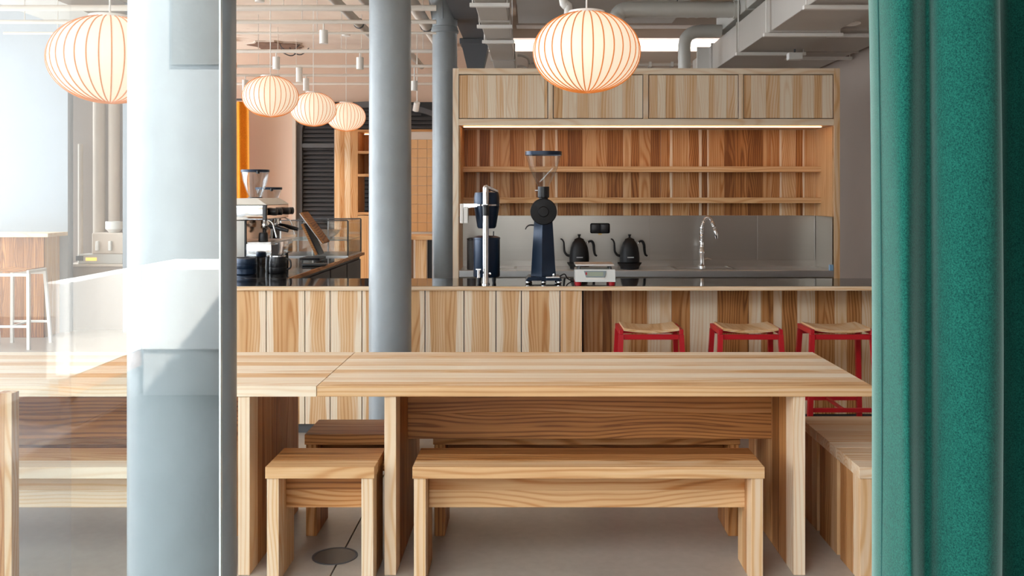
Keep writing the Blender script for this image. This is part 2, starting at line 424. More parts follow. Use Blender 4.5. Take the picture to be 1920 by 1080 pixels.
def bench(name, label, cat, x0, x1, yf, tones, group, apr=.25, leg=.2):
    L = x1-x0; w = L/2; cx = (x0+x1)/2
    t = thing(name, label, cat, (cx, yf, 0), group)
    D, H = .275, .45; n = len(tones); d = D/n
    for i, tn in enumerate(tones):
        board('seat_stave', -w, w, i*d, (i+1)*d, H-.045, H, 'x', 'y', t, tn, bev=.001)
    for s in (-1, 1):
        xa = s*(w-.005)-(.046 if s > 0 else 0)
        p = bpy.data.objects.new('leg_panel', None); COL.objects.link(p); p.parent = t
        for i in range(3):
            dd = (D-.04)/3
            board('panel_stave', xa, xa+.046, .006+i*dd, .006+(i+1)*dd, 0, H-.045, 'z', 'y', p, leg+(0 if i == 0 else R.uniform(.15, .45)), bev=.0009)
    xi = w-.005-.046
    board('apron', -xi, xi, .115, .155, .255, .325, 'x', 'z', t, apr)
    board('apron', -xi, xi, .115, .155, .325, H-.045, 'x', 'z', t, apr+.15)
    return t
def bX(px): return X(px, 3.635)
yb, yr = 3.632, 4.125
bench('long_bench', 'long wooden bench tucked under the near side of the centre table', 'bench', bX(773.5), bX(1433.5), yb, [.34, .60, .88], 'wooden benches', .36, .18)  # back staves darker: partly timber, partly the tabletop's shade put into the tone
bench('long_bench', 'long wooden bench under the far side of the centre table', 'bench', X(812, yr), X(1388, yr), yr, [.6, .6, .66], 'wooden benches', .7, .65)
bench('long_bench', 'long wooden bench under near side of left table, behind the glass', 'bench', bX(773.5)-2.202, bX(1433.5)-2.202, yb, [.03, .45, .5], 'wooden benches', .08, .2)
bench('long_bench', 'long wooden bench under far side of left table, behind the glass', 'bench', X(812, yr)-2.202, X(1388, yr)-2.202, yr, [.45, .4, .5], 'wooden benches', .45, .5)
bench('wooden_stool', 'small wooden box stool in front, between the two table ends', 'stool', bX(497.6), bX(702), yb, [.36, .58, .74], 'small wooden stools', .52, .12)
bench('wooden_stool', 'small dark-lit wooden stool behind the front stool, between the table ends', 'stool', X(571, yr), X(571, yr)+.41, yr, [.66, .62, .56], 'small wooden stools', .75, .6)
for i, lb in enumerate(('wooden bench half hidden by the curtain, nearest of the row', 'wooden bench beside the curtain, second of the row', 'wooden bench beside the curtain, farthest of the row by the red stool')):
    bench('side_bench', lb, 'bench', 1.266, 2.55, yb+i*.278, [.10, .2, .15], 'benches beside the curtain', .3, .30 if i else .16)
o = thing('wooden_upright', 'narrow wooden upright at the far left edge, in front of the left table', 'post', (X(8, 3.45), 3.45, 0))
board('stave', -.030, .0, 0, .05, 0, .775, 'z', 'x', o, .55); board('stave', 0, .0275, .0, .05, 0, .775, 'z', 'x', o, .25)

# floor lid
t = thing('floor_lid', 'round dark metal floor box lid on the concrete by the small stool', 'lid', (X(628, 3.9), 3.9, 0))
obj('rim', lambda bm: lathe(bm, [(.084, .0005), (.094, .0005), (.094, .003), (.084, .003)], 40, closed=True), 'darksteel', t, smooth=30)
obj('plate', lambda bm: lathe(bm, [(.0838, .0003), (.0838, .002), (0, .002)], 40), 'brass', t, smooth=30).data.materials[0] = plain('dull_bronze', (.12, .10, .085), .4, metal=.6)

# ================================================================ FRONT COUNTER
CD = 5.90; CT = .93
ct = thing('front_counter', 'long service counter clad in vertical light and brown wooden boards', 'counter', (0, CD, 0))
sL = F/CD
edges = [499, 571.6, 619, 678.7, 739, 797, 870, 930, 977.6, 1050, 1092]
pat = [56, 72.6, 47, 60, 73, 60, 47]
while edges[0] > 290: edges.insert(0, edges[0]-pat[len(edges) % 7])
for a, b in zip(edges, edges[1:]):
    w_ = b-a; sp = (0, 0) if b == 1092 else (R.uniform(.10, .26), R.uniform(.08, .26))
    board('front_board', X(a, CD)+.003, X(b, CD)-.003, 0, .02, .06, CT-.028, 'z', 'x', ct, R.choice((.28, .32, .36, .40)), sp, .0012)
RD = 6.17
rec = [1094, 1130, 1147, 1183, 1214, 1259, 1294, 1345, 1404, 1427, 1450, 1466, 1495, 1528, 1547, 1565, 1588, 1616, 1634, 1660, 1690, 1715, 1750, 1790]
rt = [.45, .85, .32, .62, .10, .66, .06, .66, .14, .62, .12, .68, .14, .6, .62, .2, .6, .2, .6, .1, .6, .2, .5]
for a, b, tn in zip(rec, rec[1:], rt):
    board('recess_board', X(a, RD)+.0004, X(b, RD)-.0004, RD-CD, RD-CD+.02, .06, CT-.028, 'z', 'x', ct, tn, bev=.0006)
xe = X(1092, CD)
bx('carcass', X(edges[0], CD)+.01, xe-.02, .022, .52, .0, CT-.03, 'darksteel', ct)
board('return_panel', xe-.019, xe-.0005, .021, RD-CD, .06, CT-.028, 'z', 'y', ct, .5)
bx('carcass', X(1092, RD)+.004, X(1790, RD), RD-CD+.022, .52, 0, CT-.03, 'darksteel', ct)
bx('plinth', X(edges[0], CD)+.01, xe-.02, .03, .05, 0, .058, 'black', ct)
tp = thing('countertop', 'black polished worktop with thin wooden front edge on the long counter', 'worktop', (0, CD, 0))
bx('slab', X(edges[0], CD)-.01, X(1800, RD), -.004, .545, CT-.026, CT, 'stone', tp, .002)
board('edge_strip', X(edges[0], CD)-.01, X(1800, RD), -.016, -.0045, CT-.027, CT-.001, 'x', 'z', tp, .12)

# return counter going back along the left
rcx = -1.70
t = thing('return_counter', 'dark side counter running back from the main counter under the espresso machine', 'counter', (0, 6.46, 0))
bx('slab', -2.5, rcx, 0, 2.9, CT-.026, CT, 'stone', t, .002)
board('edge_strip', rcx+.0005, rcx+.012, 0, 2.9, CT-.028, CT-.001, 'y', 'z', t, .6)
bx('carcass', -2.45, rcx-.03, .02, 2.86, 0, CT-.028, 'black', t)
for i in range(4):
    p = bx('fridge_door', rcx-.029, rcx-.012, .06+i*.7, .72+i*.7, .12, CT-.06, 'darksteel', t, .004)

# ================================================================ SHELF UNIT
UD = 7.48; UB = 8.0
un = thing('shelf_unit', 'tall wooden wall unit with four upper cupboards and two open lit shelves', 'shelf unit', (0, UD, 0))
def uX(px): return X(px, UD)
def uZ(py): return Z(py, UD)
board('side_post', uX(849), uX(860), 0, UB-UD, 0, uZ(128), 'z', 'y', un, .04)
board('side_post', uX(1564), uX(1575), 0, UB-UD, 0, uZ(128), 'z', 'y', un, .22)
board('top_rail', uX(860)+.0005, uX(1564)-.0005, 0, UB-UD, uZ(139), uZ(128), 'x', 'y', un, .05)
board('middle_rail', uX(860)+.0005, uX(1564)-.0005, 0, UB-UD-.02, uZ(235), uZ(223), 'x', 'y', un, .06)
dl = [(861, 1026.5), (1038, 1205), (1217, 1384), (1395, 1562)]
for i, (a, b) in enumerate(dl):
    if i: board('divider', uX(dl[i-1][1])+.006, uX(a)-.006, 0, .35, uZ(223)+.001, uZ(139)-.001, 'z', 'y', un, .08)
    dr = bpy.data.objects.new('cupboard_door', None); COL.objects.link(dr); dr.parent = un
    cuts = [uX(a)]; end = uX(b)
    while cuts[-1] < end-.12: cuts.append(cuts[-1]+R.uniform(.06, .115))
    cuts.append(end)
    pal = 0
    for j, (p, q) in enumerate(zip(cuts, cuts[1:])):
        pal = not pal
        board('door_stave', p+.0003, q-.0003, .006, .026, uZ(222)+.003, uZ(140)-.003, 'z', 'x', dr, R.uniform(.16, .32) if pal else R.uniform(0, .06), (0, R.choice((0, 0, .25))), .0006)
    bx('shadow_gap_back', uX(a)-.02, uX(b)+.02, .03, .034, uZ(222), uZ(140), 'black', un)
# back panelling
BD = 7.93-UD
cuts = [X(860, 7.93)]; end = X(1567, 7.93)
while cuts[-1] < end-.13: cuts.append(cuts[-1]+R.uniform(.06, .14))
cuts.append(end)
lastt = .5
for p, q in zip(cuts, cuts[1:]):
    tn = R.choice([v for v in (.34, .48, .6, .7, .78, .86) if abs(v-lastt) > .1]); lastt = tn
    board('back_stave', p+.0003, q-.0003, BD, BD+.018, Z(404, 7.93), uZ(236), 'z', 'x', un, tn, (0, R.choice((0, 0, 0, .2))), .0006)
SD = 7.78
for y0, y1 in ((370.5, 381), (312, 322.5)):
    board('shelf_board', X(859.5, UD)+.003, X(1564, UD)-.003, SD-UD, BD-.001, Z(y1, SD), Z(y0, SD), 'x', 'y', un, .36)
# inner linings
for (a, b) in ((860, None), (None, 1564)):
    x0 = uX(860)+.0006 if a else uX(1564)-.0126
    board('side_lining', x0, x0+.012, .012, BD-.001, Z(404, 7.93), uZ(236)-.002, 'z', 'y', un, .38)
led = bx('led_strip', uX(868), uX(1545), .06, .09, uZ(236)-.006, uZ(236)-.001, 'led', un); led['label'] = 'glowing warm LED strip'
# stainless run
ws = thing('steel_worktop', 'brushed stainless steel sink worktop with upstand below the wooden shelves', 'worktop', (0, UD, 0))
wz = .90
bx('top', uX(860)+.002, uX(1564)-.002, .0, .44, wz-.055, wz, 'steel_edge', ws, .003)
bx('upstand', uX(860)+.002, uX(1564)-.002, .441, .449, wz-.05, Z(487, 7.93), 'steel', ws, .001)
for a, b in ((1265, 1378), (905, 968)):
    def rim(bm, a=a, b=b):
        x0, x1 = X(a, 7.6), X(b, 7.6); y0, y1 = .07, .36
        for q in ((x0, x1, y0, y0+.02), (x0, x1, y1-.02, y1), (x0, x0+.02, y0+.02, y1-.02), (x1-.02, x1, y0+.02, y1-.02)):
            box(bm, *q, wz, wz+.007)
    s_ = obj('sink_basin', rim, 'steel', ws)
    bx('basin_floor', X(a, 7.6)+.02, X(b, 7.6)-.02, .09, .34, wz+.0002, wz+.001, 'steel_edge', s_)
bx('corner_film', uX(1556), uX(1562.5), .001, .03, wz-.05, wz+.045, 'blueplastic', ws)
cb = bx('base_cabinet', uX(860)+.002, uX(1564)-.002, .03, .44, 0, wz-.057, 'steel', ws)
sp_ = thing('backsplash', 'brushed stainless steel splash panel between worktop and wooden back panel', 'backsplash', (0, UD, 0))
jx = [862, 1006, 1218, 1420, 1527, 1562]
for a, b in zip(jx, jx[1:]):
    bx('steel_panel', X(a, 7.93)+.0008, X(b, 7.93)-.0008, .4495, .456, wz-.05, Z(404.5, 7.93), 'steel', sp_, .0006)
bx('side_panel', uX(1564)-.014, uX(1564)-.0128, .004, .44, wz+.0, Z(404.5, 7.93), 'steel', sp_)

# faucet
t = thing('spring_faucet', 'chrome spring-neck kitchen faucet arching over the steel sink', 'faucet', (X(1316, 7.82), 7.82, wz))
s7 = 7.82/F
P = lambda px, py: ((px-1316)*s7, 0, Z(py, 7.82)-wz)
obj('base', lambda bm: lathe(bm, [(.030, 0), (.030, .012), (.022, .02), (.020, .11), (.024, .115), (.024, .13), (.016, .14), (.014, .21)], 20), 'chrome', t, smooth=40)
path = spline([P(1316, 468), P(1315, 440), P(1316, 424), P(1321, 412), P(1328, 408), P(1334, 414), P(1339, 426), P(1342, 437)], 8)
obj('hose', lambda bm: tube(bm, path, .009, 10), 'chrome', t, smooth=60)
def coil(bm):
    L = len(path); pts = []
    for i in range(0, (L-1)*9):
        f_ = i/9; k = int(f_); q = path[k].lerp(path[min(k+1, L-1)], f_-k)
        d = (path[min(k+1, L-1)]-path[max(k-1, 0)]).normalized(); s = d.cross(Vector((0,1,0))).normalized()
        a = 2*math.pi*f_*.62
        pts.append(q+.0155*(math.cos(a)*s+math.sin(a)*Vector((0,1,0))))
    tube(bm, pts, .0035, 5)
obj('spring_coil', coil, 'chrome', t, smooth=60)
obj('spray_head', lambda bm: tube(bm, [P(1341, 433), P(1342.5, 440), P(1343.5, 448)], [.014, .019, .012], 14), 'chrome', t, smooth=40)
obj('lever', lambda bm: tube(bm, [P(1317, 487), P(1326, 484), P(1334, 486)], [.008, .006, .005], 10), 'chrome', t, smooth=40)

# socket
t = thing('wall_socket', 'black double wall socket on the steel splash panel', 'socket', (X(1125, 7.925), 7.92, Z(428, 7.925)))
obj('plate', lambda bm: box(bm, -.083, .083, .0, .009, -.043, .043, .012, 3), 'matteblack', t, smooth=40)
for s in (-1, 1):
    o = obj('socket_flap', lambda bm: box(bm, -.034, .034, -.010, 0, -.036, .036, .006, 2), 'black', t, (s*.04, 0, .0), smooth=40)
obj('tab', lambda bm: box(bm, -.015, .015, -.004, .002, -.055, -.042, .002), 'brass', t)

# kettles
def kettle(label, px):
    d = 7.66
    t = thing('gooseneck_kettle', label, 'kettle', (X(px, d), d, wz), 'black gooseneck kettles')
    k = d/F
    obj('power_base', lambda bm: lathe(bm, [(.076, 0), (.078, .015), (.098, .045), (.100, .05), (.075, .05)], 32), 'matteblack', t, smooth=40)
    b = obj('body', lambda bm: lathe(bm, [(.070, .05), (.080, .055), (.081, .09), (.078, .13), (.070, .175), (.056, .212), (.036, .238), (.0, .25)], 36), 'matteblack', t, smooth=50)
    ld = obj('lid', lambda bm: lathe(bm, [(.040, .2365), (.036, .243), (.010, .254), (.008, .262)], 24), 'matteblack', t, smooth=40)
    obj('knob', lambda bm: lathe(bm, [(.008, .258), (.010, .268), (.0135, .276), (.0135, .281), (0, .282)], 16), 'matteblack', ld, smooth=40)
    sp = spline([(-.074, 0, .105), (-.100, 0, .112), (-.120, 0, .14), (-.124, 0, .18), (-.127, 0, .215), (-.140, 0, .238), (-.154, 0, .243)], 6)
    obj('spout', lambda bm: tube(bm, sp, [.011-.006*i/(len(sp)-1) for i in range(len(sp))], 12), 'matteblack', t, smooth=60)
    hp = spline([(.066, 0, .21), (.085, 0, .224), (.105, 0, .222), (.118, 0, .195), (.122, 0, .15), (.130, 0, .115), (.146, 0, .104)], 6)
    h = obj('handle', lambda bm: tube(bm, hp, [.007+.004*math.sin(math.pi*i/(len(hp)-1)) for i in range(len(hp))], 12), 'matteblack', t, smooth=60)
    obj('handle_rivet', lambda bm: lathe(bm, [(.0, -.009), (.008, -.006), (.008, .006), (0, .009)], 14, (.069, -.004, .212)), 'chrome', h, smooth=40)
    # small pale print, too fine to read in the photograph
    obj('print_mark', lambda bm: box(bm, -.026, .026, -.0826, -.0805, .093, .101), 'printed', t)
    return t
kettle('matte black gooseneck kettle partly hidden behind the white scale', 1086)
kettle('matte black gooseneck kettle to the right of the white scale', 1180.5)

# digital scale
SDp = 5.99
t = thing('digital_scale', 'white digital scale with red feet and steel pan on the counter', 'scale', (X(1115.5, SDp), SDp, CT))
k = SDp/F
obj('body', lambda bm: hexa(bm, [(-.128,-.04,.022),(.128,-.04,.022),(.128,.20,.022),(-.128,.20,.022)], [(-.128,-.012,.098),(.128,-.012,.098),(.122,.20,.098),(-.122,.20,.098)]), 'scalebody', t)
sc_ = obj('display_bezel', lambda bm: hexa(bm, [(-.060,-.0375,.052),(.060,-.0375,.052),(.055,-.02,.052),(-.055,-.02,.052)], [(-.072,-.0245,.090),(.072,-.0245,.090),(.066,-.01,.090),(-.066,-.01,.090)]), 'lcdframe', t)
obj('screen', lambda bm: hexa(bm, [(-.050,-.0375,.058),(.050,-.0375,.058),(.05,-.02,.058),(-.05,-.02,.058)], [(-.052,-.0275,.084),(.052,-.0275,.084),(.05,-.012,.084),(-.05,-.012,.084)]), 'lcd', sc_)
obj('indicator', lambda bm: box(bm, -.062, -.053, -.037, -.02, .066, .082), 'red', sc_)
obj('keypad', lambda bm: hexa(bm, [(-.058,-.0415,.036),(.058,-.0415,.036),(.055,-.03,.036),(-.055,-.03,.036)], [(-.062,-.0365,.048),(.062,-.0365,.048),(.055,-.02,.048),(-.055,-.02,.048)]), 'whitepaint', t)
obj('weighing_pan', lambda bm: box(bm, -.125, .125, -.005, .205, .118, .132, .005, 2), 'steel_edge', t)
for x in (-.1, .1):
    for y in (.03, .16): obj('pan_support', lambda bm: lathe(bm, [(.010, .098), (.007, .118)], 12, (x, y, 0)), 'darksteel', t, smooth=40)
for x in (-.107, .107):
    for y in (-.008, .17): obj('foot', lambda bm: lathe(bm, [(.019, 0), (.021, .022), (0, .0225)], 20, (x, y, 0)), 'red', t, smooth=40)

# tall shop grinder
GD = 6.10
t = thing('shop_grinder', 'tall black shop coffee grinder with clear funnel hopper on the counter', 'grinder', (X(1019, GD), GD, CT))
k = GD/F
def gp(px, py): return ((px-1019)*k, Z(py, GD)-CT)
def frus(bm, a0, a1, z0, b0, b1, z1, y0, y1, y2, y3):
    hexa(bm, [(a0,y0,z0),(a1,y0,z0),(a1,y1,z0),(a0,y1,z0)], [(b0,y2,z1),(b1,y2,z1),(b1,y3,z1),(b0,y3,z1)])
zb = .045
obj('base_plate', lambda bm: frus(bm, -.118, .118, .024, -.098, .098, zb, -.10, .16, -.08, .15), 'navy', t)
obj('tray', lambda bm: box(bm, .015, .105, -.098, -.05, .040, .050, .003), 'steel_edge', t)
for x in (-.10, .0, .10): obj('foot', lambda bm: lathe(bm, [(.012, 0), (.016, .006), (.016, .018), (.01, .026)], 16, (x, -.07, 0)), 'chrome', t, smooth=40)
for x in (-.09, .09): obj('foot', lambda bm: lathe(bm, [(.012, 0), (.016, .006), (.016, .018), (.01, .026)], 16, (x, .12, 0)), 'chrome', t, smooth=40)
zt = gp(0, 410)[1]
def gbody(bm):   # five-sided column: front ridge off-centre
    lo = [(-.082, .0), (-.012, -.075), (.080, -.02), (.082, .13), (-.082, .13)]; hi = [(-.060, .0), (-.008, -.06), (.058, -.02), (.06, .11), (-.06, .11)]
    A = [bm.verts.new((x, y, zb)) for x, y in lo]; B = [bm.verts.new((x, y, zt)) for x, y in hi]
    bm.faces.new(A); bm.faces.new(B[::-1])
    for i in range(5): bm.faces.new((A[i], A[(i+1) % 5], B[(i+1) % 5], B[i]))
obj('body', gbody, 'navy', t)
cz = gp(0, 396.5)[1]
dsc = obj('burr_housing', lambda bm: lathe(bm, [(.070, .10), (.086, .09), (.086, -.075), (.080, -.085), (.035, -.088), (.030, -.094), (0, -.095)], 44, (0, 0, cz), 'y'), 'matteblack', t, smooth=35)
zc0 = gp(0, 374)[1]; zc1 = gp(0, 350)[1]
nk = obj('collar', lambda bm: lathe(bm, [(.030, zc0-.02), (.030, zc0+.01), (.038, zc0+.014), (.038, zc1), (.034, zc1)], 28), 'black', t, smooth=40)
obj('collar_pin', lambda bm: tube(bm, [(-.037, 0, zc1-.025), (-.056, 0, zc1-.025)], .006, 10), 'chrome', nk, smooth=40)
zh = gp(0, 290)[1]
def hop(bm):
    n = 36
    def rg(z, rx, ry): return [bm.verts.new((rx*math.copysign(abs(math.cos(a))**.75, math.cos(a)), ry*math.copysign(abs(math.sin(a))**.75, math.sin(a)), z)) for a in [2*math.pi*i/n for i in range(n)]]
    rs = [rg(zc1, .034, .034), rg(zc1+.05, .060, .058), rg(zc1+.12, .092, .088), rg(zh, .115, .11)]
    for a, b in zip(rs, rs[1:]):
        for i in range(n): bm.faces.new((a[i], a[(i+1) % n], b[(i+1) % n], b[i]))
hp_ = obj('hopper', hop, 'clear', t, smooth=60)
obj('baffle', lambda bm: hexa(bm, [(-.03,-.002,zc1+.03),(-.02,-.002,zc1+.03),(-.02,.05,zc1+.03),(-.03,.05,zc1+.03)], [(.055,-.002,zc1+.12),(.065,-.002,zc1+.12),(.065,.05,zc1+.12),(.055,.05,zc1+.12)]), 'clear', hp_)
def lidr(bm):
    n = 36; zs = (zh-.004, zh+.02)
    def rg(z, q): return [bm.verts.new((.120*q*math.copysign(abs(math.cos(a))**.75, math.cos(a)), .115*q*math.copysign(abs(math.sin(a))**.75, math.sin(a)), z)) for a in [2*math.pi*i/n for i in range(n)]]
    rs = [rg(zs[0], .95), rg(zs[0], 1), rg(zs[1], 1), rg(zs[1], .95)]
    for a, b in zip(rs, rs[1:]+rs[:1]):
        for i in range(n): bm.faces.new((a[i], a[(i+1) % n], b[(i+1) % n], b[i]))
obj('hopper_rim', lidr, 'navy', t, smooth=40)
lv = spline([(-.062, -.02, gp(0, 422)[1]), (-.090, -.02, gp(0, 422)[1]), (-.108, -.02, gp(0, 425)[1]), (-.118, -.02, gp(0, 430)[1])], 5)
obj('lever', lambda bm: tube(bm, lv, [.006-.003*i/(len(lv)-1) for i in range(len(lv))], 8), 'black', t, smooth=60)
obj('badge', lambda bm: lathe(bm, [(.009, 0), (.009, -.004), (0, -.005)], 16, (.066, -.028, gp(0, 515)[1]), 'y'), 'chrome', t, smooth=40)
cbp = spline([(.10, .10, .03), (.14, .10, .05), (.16, .12, .02), (.19, .14, .006), (.24, .2, .006)], 6)
obj('power_cord', lambda bm: tube(bm, cbp, .004, 8), 'black', t, smooth=60)

# batch brewer / drip tower
BDm = 6.02
t = thing('coffee_brewer', 'navy and black coffee brewing tower with chrome pole, left on the counter', 'coffee brewer', (X(911, BDm), BDm, CT))
k = BDm/F
def bp(px, py): return ((px-911)*k, Z(py, BDm)-CT)
yc = .10
zl0, zl1 = bp(0, 521)[1], bp(0, 447)[1]
obj('lower_canister', lambda bm: lathe(bm, [(.083, zl0), (.087, zl0+.006), (.087, zl1-.01), (.089, zl1-.008), (.089, zl1+.002), (.06, zl1+.012), (.02, zl1+.014), (0, zl1+.014)], 40, (0, yc, 0)), 'navy', t, smooth=35)
for a in (math.radians(225), math.radians(315), math.radians(45), math.radians(135)):
    obj('leg', lambda bm: lathe(bm, [(.008, 0), (.012, .02), (.012, zl0+.002)], 12, (.068*math.cos(a), yc+.068*math.sin(a), 0)), 'black', t, smooth=40)
z0, z1, z2 = bp(0, 426)[1], bp(0, 385)[1], bp(0, 361)[1]
obj('upper_vessel', lambda bm: lathe(bm, [(.03, z0-.012), (.055, z0-.01), (.062, z0), (.080, z1-.03), (.084, z1), (.084, z2-.03), (.078, z2), (.03, z2+.004), (0, z2+.004)], 40, (0, yc, 0)), 'navy', t, smooth=35)
obj('clamp_ring', lambda bm: lathe(bm, [(.086, z1-.004), (.098, z1-.003), (.098, z1+.006), (.086, z1+.006)], 40, (0, yc, 0), closed=True), 'chrome', t, smooth=40)
pz = bp(0, 403)[1]
obj('pole', lambda bm: lathe(bm, [(.026, 0.0), (.026, .006), (.0195, .008), (.0195, pz)], 24, (0, -.012, 0)), 'chrome', t, smooth=40)
obj('pole_clamp', lambda bm: lathe(bm, [(.0215, pz-.005), (.0215, bp(0, 386)[1]), (.018, bp(0, 384)[1])], 24, (0, -.012, 0)), 'black', t, smooth=40)
obj('upper_pole', lambda bm: lathe(bm, [(.0195, bp(0, 383)[1]), (.0195, bp(0, 352)[1]), (.014, bp(0, 348)[1]), (0, bp(0, 347)[1])], 24, (0, -.0, 0)), 'chrome', t, smooth=40)
obj('top_handle', lambda bm: tube(bm, [(.0, .0, bp(0, 351)[1]), (.03, .02, bp(0, 354)[1]), (.072, .05, bp(0, 359)[1])], [.016, .012, .010], 12), 'chrome', t, smooth=50)
obj('drip_spout', lambda bm: tube(bm, [(.045, yc, z0-.03), (.045, yc, zl1)], .004, 8), 'black', t, smooth=40)
br = obj('side_bracket', lambda bm: (box(bm, bp(862,0)[0], bp(868,0)[0], .02, .09, bp(0,419)[1], bp(0,382)[1], .002), box(bm, bp(869,0)[0], bp(877,0)[0], .02, .09, bp(0,419)[1], bp(0,388)[1], .002)), 'whitepaint', t)
obj('bracket_arm', lambda bm: hexa(bm, [(bp(866,0)[0],.03,bp(0,391)[1]),(bp(894,0)[0],.03,bp(0,388)[1]),(bp(894,0)[0],.06,bp(0,388)[1]),(bp(866,0)[0],.06,bp(0,391)[1])], [(bp(866,0)[0],.03,bp(0,382)[1]),(bp(894,0)[0],.03,bp(0,382)[1]),(bp(894,0)[0],.06,bp(0,382)[1]),(bp(866,0)[0],.06,bp(0,382)[1])]), 'chrome', t)
tz = bp(0, 511)[1]
tpp = obj('tap', lambda bm: (tube(bm, [(-.035, yc-.085, tz), (-.045, -.035, tz)], .008, 10), tube(bm, [(-.045, -.035, tz+.02), (-.045, -.035, tz-.03)], .009, 10), box(bm, -.062, -.028, -.045, -.025, tz+.018, tz+.028, .002)), 'chrome', t, smooth=40)
obj('badge', lambda bm: lathe(bm, [(.009, 0), (.009, -.004), (0, -.005)], 14, (.024, yc-.085, bp(0, 514)[1]), 'y'), 'chrome', t, smooth=40)
# steel bin standing behind the brewer
t = thing('steel_canister', 'dark slim steel canister standing on the worktop behind the brewer', 'canister', (X(884, 7.6), 7.6, wz))
obj('body', lambda bm: lathe(bm, [(.034, 0), (.036, .004), (.036, .23), (.033, .236)], 28), 'darksteel', t, smooth=40)
obj('lid', lambda bm: lathe(bm, [(.037, .2365), (.037, .25), (.02, .256), (0, .256)], 28), 'black', t, smooth=40)

# ================================================================ ESPRESSO STATION
ED = 7.0
t = thing('espresso_machine', 'polished espresso machine seen from its end, with black knobs and portafilters', 'espresso machine', (X(495, ED), ED, CT))
def ep(px, py): return ((px-495)*ED/F, Z(py, ED)-CT)
def eb(name, x0, y0, x1, y1, d0, d1, mat, par=t, bev=.004, seg=2):
    a, zt_ = ep(x0, y0); b, zb_ = ep(x1, y1)
    return obj(name, lambda bm: box(bm, a, b, d0, d1, zb_, zt_, bev, seg), mat, par, smooth=35)
ML = .64
xF = -2.0-X(495, ED); xT = -1.96-X(495, ED); xM = -2.15-X(495, ED)      # front fascia, tray front, mirror plane
xL = ep(425, 0)[0]
ez = lambda py: ep(0, py)[1]
obj('lid', lambda bm: hexa(bm, [(xL,-.01,ez(384)),(xF+.006,-.01,ez(384)),(xF+.006,ML+.01,ez(384)),(xL,ML+.01,ez(384))], [(xL,.02,ez(372)),(xF-.07,.02,ez(372)),(xF-.07,ML-.02,ez(372)),(xL,ML-.02,ez(372))]), 'cream', t)
eb('upper_body', 425, 384.5, 493, 413, 0, ML, 'chrome', bev=.006)
obj('corner_post', lambda bm: box(bm, ep(493.2, 0)[0], xF, -.004, .03, ez(413), ez(384.5), .003), 'darksteel', t)
obj('group_fascia', lambda bm: box(bm, ep(493.2, 0)[0], xF, .031, ML, ez(411), ez(384.5), .003), 'tinted_chrome', t)
for dy in (.10, .24, .46, .58):
    obj('steam_knob', lambda bm: lathe(bm, [(.012, 0), (.026, .004), (.029, .03), (.029, .052), (.02, .058)], 18, (xF, dy, ez(397.5)), 'x'), 'black', t, smooth=40)
eb('side_panel', 425, 414, 461, 482, 0.0, ML, 'pale_duct', bev=.003)
obj('side_trim', lambda bm: box(bm, xM-.012, xM, -.003, .02, ez(482), ez(414), .001), 'black', t)
obj('mirror_back', lambda bm: box(bm, xM-.012, xM, .021, ML, ez(456), ez(414), .001), 'tinted_chrome', t)
obj('drip_tray', lambda bm: box(bm, xM+.001, xT, 0, ML-.02, ez(482), ez(457), .005, 2), 'chrome', t, smooth=35)
obj('tray_badge', lambda bm: box(bm, xT+.0003, xT+.003, .02, .17, ez(480), ez(460), .001), 'navy', t)
obj('tray_grille', lambda bm: box(bm, xM+.006, xT-.006, .01, ML-.03, ez(456.8), ez(454.5), .001), 'steel_edge', t)
for dy in (.16, .46):
    xg = xF-.055
    gh = obj('group_head', lambda bm: lathe(bm, [(.030, ez(430)), (.036, ez(428)), (.036, ez(420)), (.029, ez(417)), (.029, ez(411.5))], 20, (xg, dy, 0)), 'chrome', t, smooth=40)
    obj('portafilter', lambda bm: tube(bm, [(xg+.03, dy, ez(425)), (xg+.07, dy-.01, ez(426)), (xg+.12, dy-.02, ez(430)), (xg+.185, dy-.024, ez(434))], [.013, .012, .017, .014], 12), 'black', gh, smooth=60)
    obj('spout', lambda bm: tube(bm, [(xg, dy, ez(430)), (xg, dy-.01, ez(436)), (xg+.012, dy-.015, ez(440))], [.018, .014, .009], 10), 'black', gh, smooth=60)
for dy in (.05, .58):
    obj('steam_wand', lambda bm: tube(bm, spline([(xF-.02, dy, ez(411)), (xF+.03, dy, ez(418)), (xF+.05, dy, ez(432)), (xF+.065, dy, ez(446))], 4), .006, 8), 'chrome', t, smooth=60)
obj('water_jug', lambda bm: lathe(bm, [(.032, ez(454.3)), (.036, ez(453)), (.034, ez(440)), (.028, ez(437))], 20, (xM+.10, .10, 0)), 'black', t, smooth=40)
for xa in (xL+.06, xT-.04):
    for dy in (.05, ML-.07):
        obj('foot', lambda bm: lathe(bm, [(.016, 0), (.020, .02), (.016, ez(482.3))], 16, (xa, dy, 0)), 'black', t, smooth=40)
